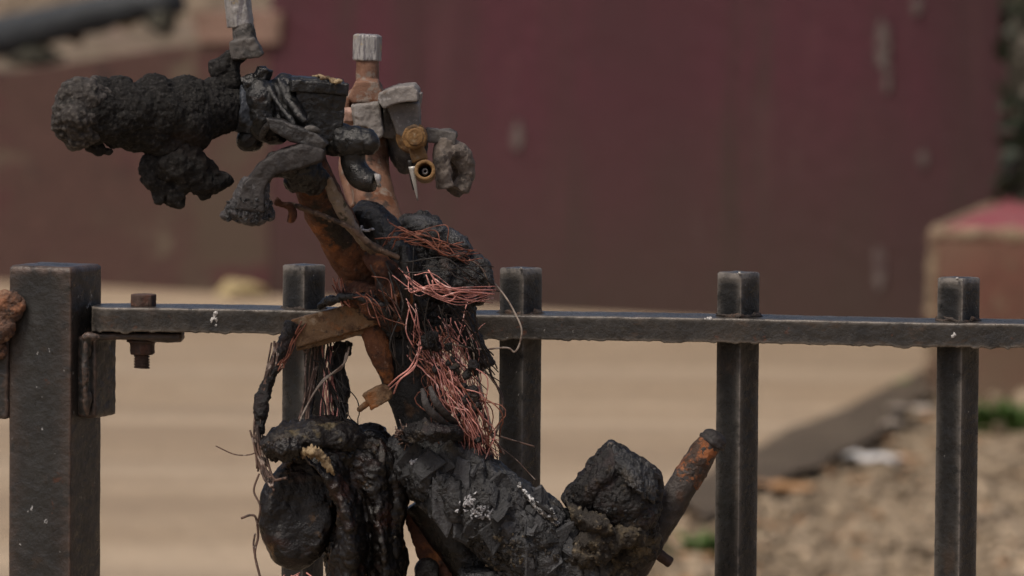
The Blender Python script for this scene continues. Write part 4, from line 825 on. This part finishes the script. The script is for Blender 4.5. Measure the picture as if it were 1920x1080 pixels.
blob('glassy_drip', [T([(968, 905, 98), (990, 930, 104), (1010, 950, 106)], [3, 4, 4]), T([(1000, 945, 106), (1020, 962, 107), (1046, 985, 103)], [4, 5, 4]), E((1038, 964, 107), (4, 13, 4), rot=-30), E((975, 912, 102), (4, 7, 4))], M['glaze'], bat, vox=.55, smooth=1, disp=[(1.4, 4, 'ridge', 3)])
# frame behind / under the block
blob('ragged_plate', [Pg([(755, 955), (778, 950), (790, 985), (822, 1030), (850, 1080), (880, 1130), (830, 1130), (800, 1080), (772, 1010)], 62, 56)], M['rustdark'], bk, vox=.8, smooth=1, disp=[(1., 6, 'fbm', 4), (.6, 2, 'ridge', 2)])
blob('down_tube', [T([(795, 930, 58), (860, 1020, 58), (950, 1140, 56), (1010, 1260, 54)], [46, 46, 46, 46], seg=24)], M['melt'], bk, vox=1.1, smooth=2, disp=[(.5, 8, 'fbm', 3)])
blob('burnt_stub', [E((800, 1070, 66), (24, 26, 20)), B((800, 1100, 66), (44, 60, 36))], M['crust'], bk, vox=.9, smooth=3, disp=[(.8, 7, 'fbm', 3)])

# ---- seat mass, seat tube
st_ = blob('seat_tube', [T([(1336, 822, 48), (1290, 895, 52), (1220, 1005, 56), (1120, 1165, 60), (1050, 1280, 62)], [22, 26, 31, 38, 40], seg=28, n=50)], M['tube'], bk, vox=.9, smooth=2, disp=[(.5, 9, 'fbm', 4), (.4, 3, 'ridge', 3)])
blob('tube_collar', [E((1340, 822, 48), (25, 15, 25), rot=33), annulus((1335, 829, 48), 28, 18, 8, tip=0, rot=33)], M['soot'], st_, vox=.6, smooth=2, disp=[(.4, 4, 'fbm', 3)])
blob('tube_end', [T([(1330, 832, 48), (1312, 860, 50), (1284, 905, 52)], [23, 25.5, 28.5], seg=28, n=20)], M['tuberust'], st_, vox=.7, smooth=2, disp=[(.9, 8, 'fbm', 4), (.5, 3, 'ridge', 3)])
blob('peg', [T([(1222, 1030, 54), (1258, 1056, 52)], [11, 11])], M['bolt'], st_, vox=.6, smooth=1, disp=[(.3, 3, 'fbm', 2)])
seat = blob('seat_remnant', [Pg([(1145, 832), (1168, 848), (1206, 866), (1232, 888), (1238, 925), (1216, 1000), (1150, 1010), (1085, 975), (1060, 932), (1085, 903), (1118, 863)], 90, 60), E((1150, 915, 88), (52, 62, 22), rot=20), E((1165, 935, 102), (50, 46, 24)), E((1190, 965, 100), (36, 34, 20)), E((1190, 952, 92), (42, 44, 22)), T([(1066, 938, 90), (1110, 962, 96), (1150, 985, 98)], [8, 14, 10]), T([(1200, 905, 92), (1170, 940, 100), (1215, 985, 96)], [9, 12, 9])],
    M['crust'], bk, vox=.8, smooth=1, disp=[(1.2, 16, 'fbm', 4), (2.4, 9, 'ridge', 3), (1.0, 3, 'ridge', 3), (.4, 1.2, 'fbm', 2)])
tcr = blob('stained_crust', [E((1150, 1015, 82), (86, 46, 34)), E((1090, 985, 78), (44, 30, 30)), E((1110, 1070, 82), (80, 60, 36)), E((1195, 1005, 86), (38, 44, 24)), T([(1050, 1060, 90), (1120, 1020, 100), (1200, 990, 98)], [22, 30, 18]), B((1100, 1150, 72), (180, 150, 100))],
    M['tancrust'], seat, vox=.9, smooth=2, disp=[(3.4, 15, 'fbm', 4), (2.6, 7, 'ridge', 3), (1.2, 3, 'ridge', 3), (.4, 1.2, 'fbm', 2)])
rg = np.random.default_rng(41)
flakes('crust_crumbs', surf(seat), [(rg.uniform(1065, 1238), rg.uniform(838, 1000)) for i in range(110)], (4, 12), ['flake0'], seat, (.6, 1.5), .6, 2.4, .3, rg, 1., kind='stuff')
flakes('crust_crumbs', surf(tcr), [(rg.uniform(1030, 1240), rg.uniform(960, 1078)) for i in range(150)], (4, 13), ['tancrust'], seat, (.6, 1.5), .7, 2.6, .3, rg, 1., kind='stuff')
SL = ((1.2, 8, 'fbm'), (1.4, 4, 'ridge'), (.5, 1.6, 'ridge'))
sheet('char_slab', [[(1062, 930, 92), (1085, 902, 96), (1118, 864, 98), (1146, 832, 94)], [(1080, 944, 100), (1108, 916, 108), (1136, 882, 108), (1160, 848, 100)], [(1096, 962, 100), (1124, 930, 106), (1150, 900, 108), (1172, 862, 102)]], M['crust'], seat, 70, 36, SL, 2., .08, 31)
sheet('char_slab', [[(1146, 834, 96), (1176, 852, 98), (1206, 868, 98), (1234, 892, 92)], [(1152, 866, 106), (1182, 884, 110), (1206, 900, 106), (1230, 918, 98)], [(1160, 900, 104), (1186, 914, 114), (1208, 930, 110), (1226, 950, 100)]], M['block'], seat, 70, 36, SL, 2., .08, 33)
sheet('char_slab', [[(1060, 940, 96), (1096, 956, 104), (1140, 968, 108)], [(1068, 962, 104), (1106, 980, 112), (1150, 992, 110)], [(1082, 986, 100), (1116, 1004, 106), (1158, 1010, 104)]], M['tancrust'], seat, 60, 30, SL, 2., .1, 35)
for c in ((1145, 836, 90), (1218, 884, 90), (1228, 900, 84)):
    blob('screw', [E(c, (7, 8, 7)), Cy((c[0], c[1] + 6, c[2]), 4, 14)], M['zincdark'], seat, vox=.5, smooth=1)
blob('glaze_patch', [E((1172, 858, 92), (14, 4, 4), rot=32), E((1164, 852, 91), (8, 4, 4), rot=30)], M['glaze'], seat, vox=.5, smooth=0, disp=[(.8, 3, 'ridge', 2)])

# ---- melted headlamp shell hanging at left
hl = blob('melted_headlamp', [E((560, 962, 84), (75, 110, 50), rot=7), E((548, 1000, 80), (62, 68, 46)), E((590, 890, 82), (52, 48, 42), rot=20)], M['lump'], bk, vox=.9, smooth=5, disp=[(1.8, 40, 'fbm', 3), (.7, 9, 'fbm', 4), (.25, 2, 'ridge', 2)])
dent(hl, 570, 945, 60, 100, 8, 12, 1.1); dent(hl, 612, 872, 26, 20, 8, 20)
fo = blob('shell_fold', [Pg([(590, 850), (640, 814), (700, 814), (738, 845), (752, 900), (750, 960), (736, 1000), (752, 1050), (744, 1090), (700, 1150), (625, 1150), (612, 1040), (625, 960)], 88, 60), T([(600, 850, 92), (646, 915, 98), (668, 1000, 98), (650, 1100, 92)], [10, 13, 12, 14], squash=.7), T([(735, 890, 88), (696, 960, 95), (676, 1040, 94)], [8, 12, 10], squash=.7), E((690, 870, 88), (46, 40, 18)), T([(700, 1010, 90), (716, 1050, 93), (716, 1110, 90)], [8, 10, 10])],
    M['lump'], hl, vox=.9, smooth=14, disp=[(5.0, 26, 'fbm', 2, (1, 1, .5)), (2.6, 12, 'ridge', 3, (1, 1, .55)), (.8, 4, 'fbm', 3), (.35, 1.6, 'ridge', 2)])
dent(fo, 630, 866, 36, 15, 9, 10); dent(fo, 700, 985, 22, 40, 8, -15); dent(fo, 640, 1040, 16, 50, 8)
CR = ((2.2, 12, 'fbm'), (1.6, 5, 'ridge'), (.5, 2, 'ridge'))
sheet('shell_rim', [[(486, 828, 82), (530, 802, 78), (590, 786, 74), (650, 792, 72), (692, 822, 72)], [(484, 832, 100), (530, 814, 108), (595, 800, 106), (655, 808, 98), (702, 836, 88)], [(498, 846, 104), (536, 838, 114), (592, 826, 112), (648, 834, 104), (698, 850, 90)], [(512, 858, 96), (540, 854, 108), (588, 846, 108), (640, 846, 98), (690, 858, 88)]], M['lump2'], hl, 90, 50, CR, 1.6, .06, 2)
sheet('shell_rim', [[(492, 836, 108), (520, 826, 116), (556, 824, 116)], [(500, 850, 110), (528, 846, 119), (566, 838, 118)], [(514, 862, 106), (538, 862, 114), (568, 850, 114)]], M['lump'], hl, 50, 36, CR, 1.4, .1, 5)
sheet('torn_shell', [[(560, 842, 112), (600, 846, 110), (640, 838, 100), (690, 836, 90), (734, 850, 84)], [(572, 862, 118), (612, 872, 112), (650, 862, 100), (700, 866, 96), (746, 892, 84)], [(606, 900, 116), (636, 912, 114), (664, 900, 98), (706, 912, 98), (752, 934, 84)], [(628, 950, 112), (652, 966, 118), (680, 950, 96), (712, 972, 100), (748, 980, 82)], [(634, 1004, 108), (660, 1022, 116), (690, 1006, 94), (720, 1030, 102), (744, 1026, 82)], [(618, 1060, 100), (656, 1076, 112), (690, 1066, 92), (722, 1090, 100), (752, 1080, 82)], [(610, 1130, 96), (650, 1140, 106), (690, 1130, 92), (720, 1150, 98), (746, 1140, 82)]], M['lump'], hl, 90, 120, ((2.4, 16, 'fbm'), (1.8, 7, 'ridge'), (.5, 2.2, 'ridge')), 1.6, .05, 9)
sheet('torn_lip', [[(556, 846, 116), (580, 838, 121), (604, 846, 121), (622, 866, 120)], [(560, 852, 118), (584, 848, 123), (604, 858, 123), (626, 880, 121)], [(566, 858, 116), (588, 858, 120), (606, 872, 120), (630, 894, 118)]], M['tan'], hl, 50, 24, ((1.4, 6, 'fbm'), (.6, 2.5, 'ridge')), 1.2, .12, 12)
blob('lamp_glint', [E((526, 826, 110), (7, 8, 4), rot=20)], M['greymetal'], hl, vox=.45, smooth=1, disp=[(1.2, 2.5, 'fbm', 3)])
rg = np.random.default_rng(51)
bvf = surf(fo); bvl = surf(hl)
flakes('torn_lip', bvl, [(560 + 60 * t + rg.normal() * 3, 845 + 30 * t * t + rg.normal() * 3) for t in rg.random(26)], (6, 16), ['tan'], hl, (.4, .8), .4, 3, .8, rg, .3, kind='stuff')
flakes('torn_lip', bvf, [(rg.normal(636, 11), rg.normal(884, 6)) for t in range(22)] + [(rg.normal(650, 12), rg.normal(826, 5)) for t in range(12)], (5, 14), ['tan'], hl, (.5, 1.), .4, 3, .8, rg, .5, kind='stuff')
flakes('scorch_crumbs', bvf, [(rg.normal(630, 14), rg.normal(1050, 26)) for t in range(40)] + [(rg.uniform(610, 740), rg.uniform(830, 1080)) for t in range(80)], (3, 9), ['lump2'], hl, (.5, 1.5), .5, 2.4, .4, rg, 1., kind='stuff')
blob('hook_bracket', [T([(660, 830, 84), (700, 818, 82), (728, 850, 80), (728, 900, 80), (742, 912, 80)], [13, 13, 12, 9, 5], n=24, squash=.7)], M['melt'], hl, vox=.6, smooth=2, disp=[(.5, 6, 'fbm', 3)])
V, F = Cy((716, 862, 94), 6, 26, rot=4); mk('cable_ferrule', V, F, M['greymetal'], hl)

# ---- wires
cable = lambda name, pts, r, m, parent=bk, dsp=None: blob(name, [T(pts, r, n=6 * len(pts), seg=10)], m, parent, vox=.6, smooth=1, disp=dsp or [(1.2, 5, 'fbm', 4), (.6, 2, 'ridge', 2)])
cable('charred_cable', [(550, 606, 84), (535, 640, 86), (522, 672, 88), (508, 705, 90), (496, 735, 92), (488, 770, 94), (486, 812, 96)], [16, 13, 9, 9, 13, 14, 7], M['crust'])
cable('charred_cable', [(640, 640, 66), (634, 690, 68), (640, 735, 70), (636, 800, 74)], [11, 13, 17, 11], M['crust'])
cable('charred_cable', [(655, 640, 60), (652, 668, 60)], [8, 6], M['melt'])
cable('charred_cable', [(590, 640, 62), (592, 700, 64), (584, 760, 70), (580, 800, 76)], [6, 6, 5, 6], M['melt'], dsp=[(.5, 4, 'fbm', 3)])
cable('charred_cable', [(600, 575, 84), (622, 562, 92), (660, 556, 96), (700, 566, 102), (735, 590, 104)], [6, 9, 6, 10, 8], M['melt'])
cable('charred_cable', [(540, 380, 110), (560, 388, 114), (620, 410, 118), (660, 430, 116), (700, 462, 112), (748, 484, 108)], [4, 6, 5, 5, 8, 5], M['wirec'], dsp=[(.6, 4, 'fbm', 3)])
cable('charred_cable', [(516, 376, 118), (530, 385, 116), (546, 388, 114), (548, 415, 112)], [8, 5, 6, 9], M['rustdark'])
wires('frayed_wires', strands([(520, 640, 88), (508, 690, 92), (490, 760, 94), (486, 830, 96), (492, 880, 98)], 12, 8, 4), 1.6, M['wire'], bk, kind='stuff')
wires('frayed_wires', strands([(488, 800, 98), (490, 850, 100), (506, 892, 106), (520, 910, 112)], 6, 9, 7), 1.8, M['wire'], bk, kind='stuff')
for p in ([(452, 972, 100), (470, 966, 100), (480, 972, 100), (484, 1005, 96), (478, 1040, 96), (490, 1090, 96)], [(486, 888, 98), (476, 920, 98), (488, 950, 100), (482, 985, 98)], [(404, 836, 96), (440, 852, 96), (470, 852, 98), (488, 842, 98)], [(478, 1000, 96), (476, 1030, 96), (490, 1090, 96)]):
    wires('loose_wire', [p], 1.7, M['wire'], bk)
wires('copper_wires', strands([(560, 610, 86), (545, 640, 88), (530, 668, 88), (522, 690, 90)], 10, 8, 4), 1.1, M['copperdull'], bk, kind='stuff')
wires('copper_wires', strands([(612, 640, 70), (614, 700, 72), (618, 760, 76), (622, 810, 80)], 11, 14, 5), 1.2, M['copper'], bk, kind='stuff')
wires('copper_wires', strands([(588, 636, 70), (586, 690, 72), (576, 740, 76), (566, 800, 84)], 8, 10, 3), 1.8, M['wire'], bk, kind='stuff')
wires('pale_wire', [[(655, 650, 78), (646, 680, 80), (616, 706, 82), (590, 735, 84), (566, 780, 90)], [(650, 660, 78), (640, 690, 80), (606, 712, 82), (576, 760, 86), (562, 790, 90)]], 2.4, M['wirepale'], bk)
# loops of copper across the loom
wires('copper_coil', strands([(742, 458, 108), (760, 446, 112), (800, 452, 116), (840, 470, 114), (880, 482, 100)], 10, 15, 10, 2.0), 1.0, M['copperdull'], bk, kind='stuff')
wires('copper_coil', strands([(752, 448, 110), (790, 444, 116), (830, 466, 116), (872, 460, 104)], 3, 11, 10), 1.1, M['copperdull'], bk, kind='stuff')
wires('copper_coil', strands([(764, 508, 112), (780, 536, 116), (820, 540, 118), (870, 548, 114), (918, 548, 98)], 13, 13, 7, 1.8), 1.0, M['copper'], bk, kind='stuff')
wires('copper_coil', strands([(808, 520, 118), (826, 538, 120), (860, 548, 116), (905, 556, 100)], 5, 8, 6), 1.1, M['copper'], bk, kind='stuff')
wires('copper_wires', strands([(770, 570, 112), (776, 610, 112), (782, 640, 112)], 5, 8, 6), 1.1, M['copper'], bk, kind='stuff')
wires('copper_wires', strands([(690, 540, 112), (715, 560, 114), (735, 590, 112)], 8, 26, 11), 1.0, M['copperdull'], bk, kind='stuff')
wires('copper_wires', strands([(632, 530, 92), (640, 556, 94), (652, 572, 96)], 6, 8, 5), 1.6, M['copperdull'], bk, kind='stuff')
wires('copper_wires', [[(786, 640, 112), (780, 680, 114), (756, 706, 114), (730, 730, 106)], [(790, 650, 112), (776, 690, 114), (750, 712, 114), (738, 738, 106)], [(784, 660, 112), (768, 690, 114), (745, 708, 114), (728, 724, 106)]], 1.6, M['copper'], bk)
wires('burnt_strands', strands([(770, 500, 112), (820, 505, 116), (870, 515, 112), (915, 535, 96)], 5, 24, 12, 1.8), 1.2, M['burntwire'], bk, kind='stuff', n=22, jit=.6)
wires('burnt_strands', strands([(780, 560, 112), (800, 600, 114), (815, 640, 108), (850, 690, 98)], 3, 40, 14, 1.6), 1.2, M['burntwire'], bk, kind='stuff', n=22, jit=.6)
wires('burnt_strands', strands([(735, 500, 112), (748, 560, 114), (752, 620, 110), (765, 680, 108)], 8, 22, 12, 1.6), 1.3, M['burntwire'], bk, kind='stuff', n=22, jit=.6)
wires('burnt_strands', strands([(840, 560, 100), (868, 600, 96), (890, 650, 86), (912, 690, 78)], 12, 18, 10, 1.6), 1.3, M['burntwire'], bk, kind='stuff', n=22, jit=.6)
wires('burnt_strands', strands([(600, 640, 72), (610, 700, 74), (630, 760, 78), (640, 800, 82)], 16, 26, 8, 1.4), 1.3, M['burntwire'], bk, kind='stuff', n=22, jit=.6)
# main hanging sheaf
wires('copper_sheaf', strands([(806, 640, 92), (830, 690, 98), (856, 740, 100), (882, 790, 98), (905, 850, 92)], 38, 26, 10, 1.6), .95, M['copper'], bk, kind='stuff', n=26, jit=.6)
wires('copper_sheaf', strands([(840, 610, 84), (862, 670, 86), (872, 730, 88), (890, 800, 88)], 22, 20, 12, 1.8), .9, M['copper'], bk, kind='stuff', n=26, jit=.6)
wires('copper_sheaf', strands([(802, 640, 90), (826, 690, 95), (850, 740, 98), (878, 790, 96), (900, 850, 90)], 30, 30, 12, 1.8), 1.0, M['copperdull'], bk, kind='stuff', n=26, jit=.9)
wires('scorched_sheaf', strands([(800, 630, 82), (840, 700, 86), (880, 780, 86), (900, 856, 82)], 20, 34, 12, 1.6), 1.0, M['wire'], bk, kind='stuff', n=26, jit=.8)
rg = np.random.default_rng(5)
for (x, y, r) in ((850, 690, 9), (880, 742, 15), (868, 728, 8), (886, 690, 10), (846, 676, 8), (893, 762, 9), (876, 700, 7), (862, 770, 8), (806, 640, 16), (818, 690, 6), (898, 820, 8), (842, 650, 7)):
    blob('insulation_bead', [E((x, y, 98), (r, r * 1.1, r)), E((x + r * .6, y + r * .5, 97), (r * .7, r * .6, r * .7))], M['crust'], bk, vox=.5, smooth=1, disp=[(2.4, 5, 'fbm', 4), (.8, 2, 'ridge', 2)])
loose = [
    [(926, 530, 64), (950, 560, 68), (968, 592, 72), (978, 618, 74), (974, 645, 74), (964, 660, 74), (950, 652, 74), (900, 655, 80), (850, 646, 90)],
    [(870, 600, 72), (895, 640, 74), (915, 678, 74), (922, 705, 74), (938, 740, 76), (942, 770, 78), (932, 805, 80), (916, 845, 84)],
    [(872, 600, 70), (884, 640, 72), (893, 690, 76), (905, 740, 78), (918, 790, 80), (924, 820, 82)],
    [(905, 690, 66), (925, 715, 72), (942, 745, 74), (936, 795, 78), (912, 850, 84), (904, 866, 88)],
    [(892, 735, 80), (915, 790, 82), (925, 812, 84), (960, 825, 84), (1004, 838, 80)],
    [(910, 800, 80), (925, 822, 82), (938, 838, 84), (946, 852, 86)],
    [(900, 500, 76), (920, 520, 72), (926, 530, 66)],
    [(880, 486, 90), (900, 500, 86), (912, 520, 82), (918, 536, 80)],
    [(940, 840, 84), (968, 862, 84), (985, 880, 84), (1004, 900, 84)],
]
for i, p in enumerate(loose): wires('loose_wire', [p], 1.8 if i < 4 else 1.3, M['wirepale'] if ('wirepale' in M and i in (0, 2, 7)) else M['wire'], bk, n=40)
# frayed ends at the torn collar, lever end and grip
for c, n_, ln, dd, mt in (((760, 815), 26, 18, 100, 'wire'), ((700, 1076), 24, 20, 92, 'lump'), ((555, 1080), 10, 40, 90, 'copper')):
    ps = []
    for i in range(n_):
        an = rg.uniform(1.2, 4.6) if c[0] == 760 else rg.uniform(.3, 2.9); x, y = c[0] + rg.normal() * (7 if c[0] == 760 else 24), c[1] + rg.normal() * 6
        l_ = ln * rg.uniform(.5, 1.2); ps.append([(x, y, dd), (x + math.cos(an) * l_ * .5 + rg.normal() * 2, y + math.sin(an) * l_ * .5, dd + 1), (x + math.cos(an) * l_, y + math.sin(an) * l_ + rg.normal() * 3, dd + rg.normal() * 3)])
    wires('frayed_fibres', ps, 1.3, M[mt], bk, n=8, kind='stuff')
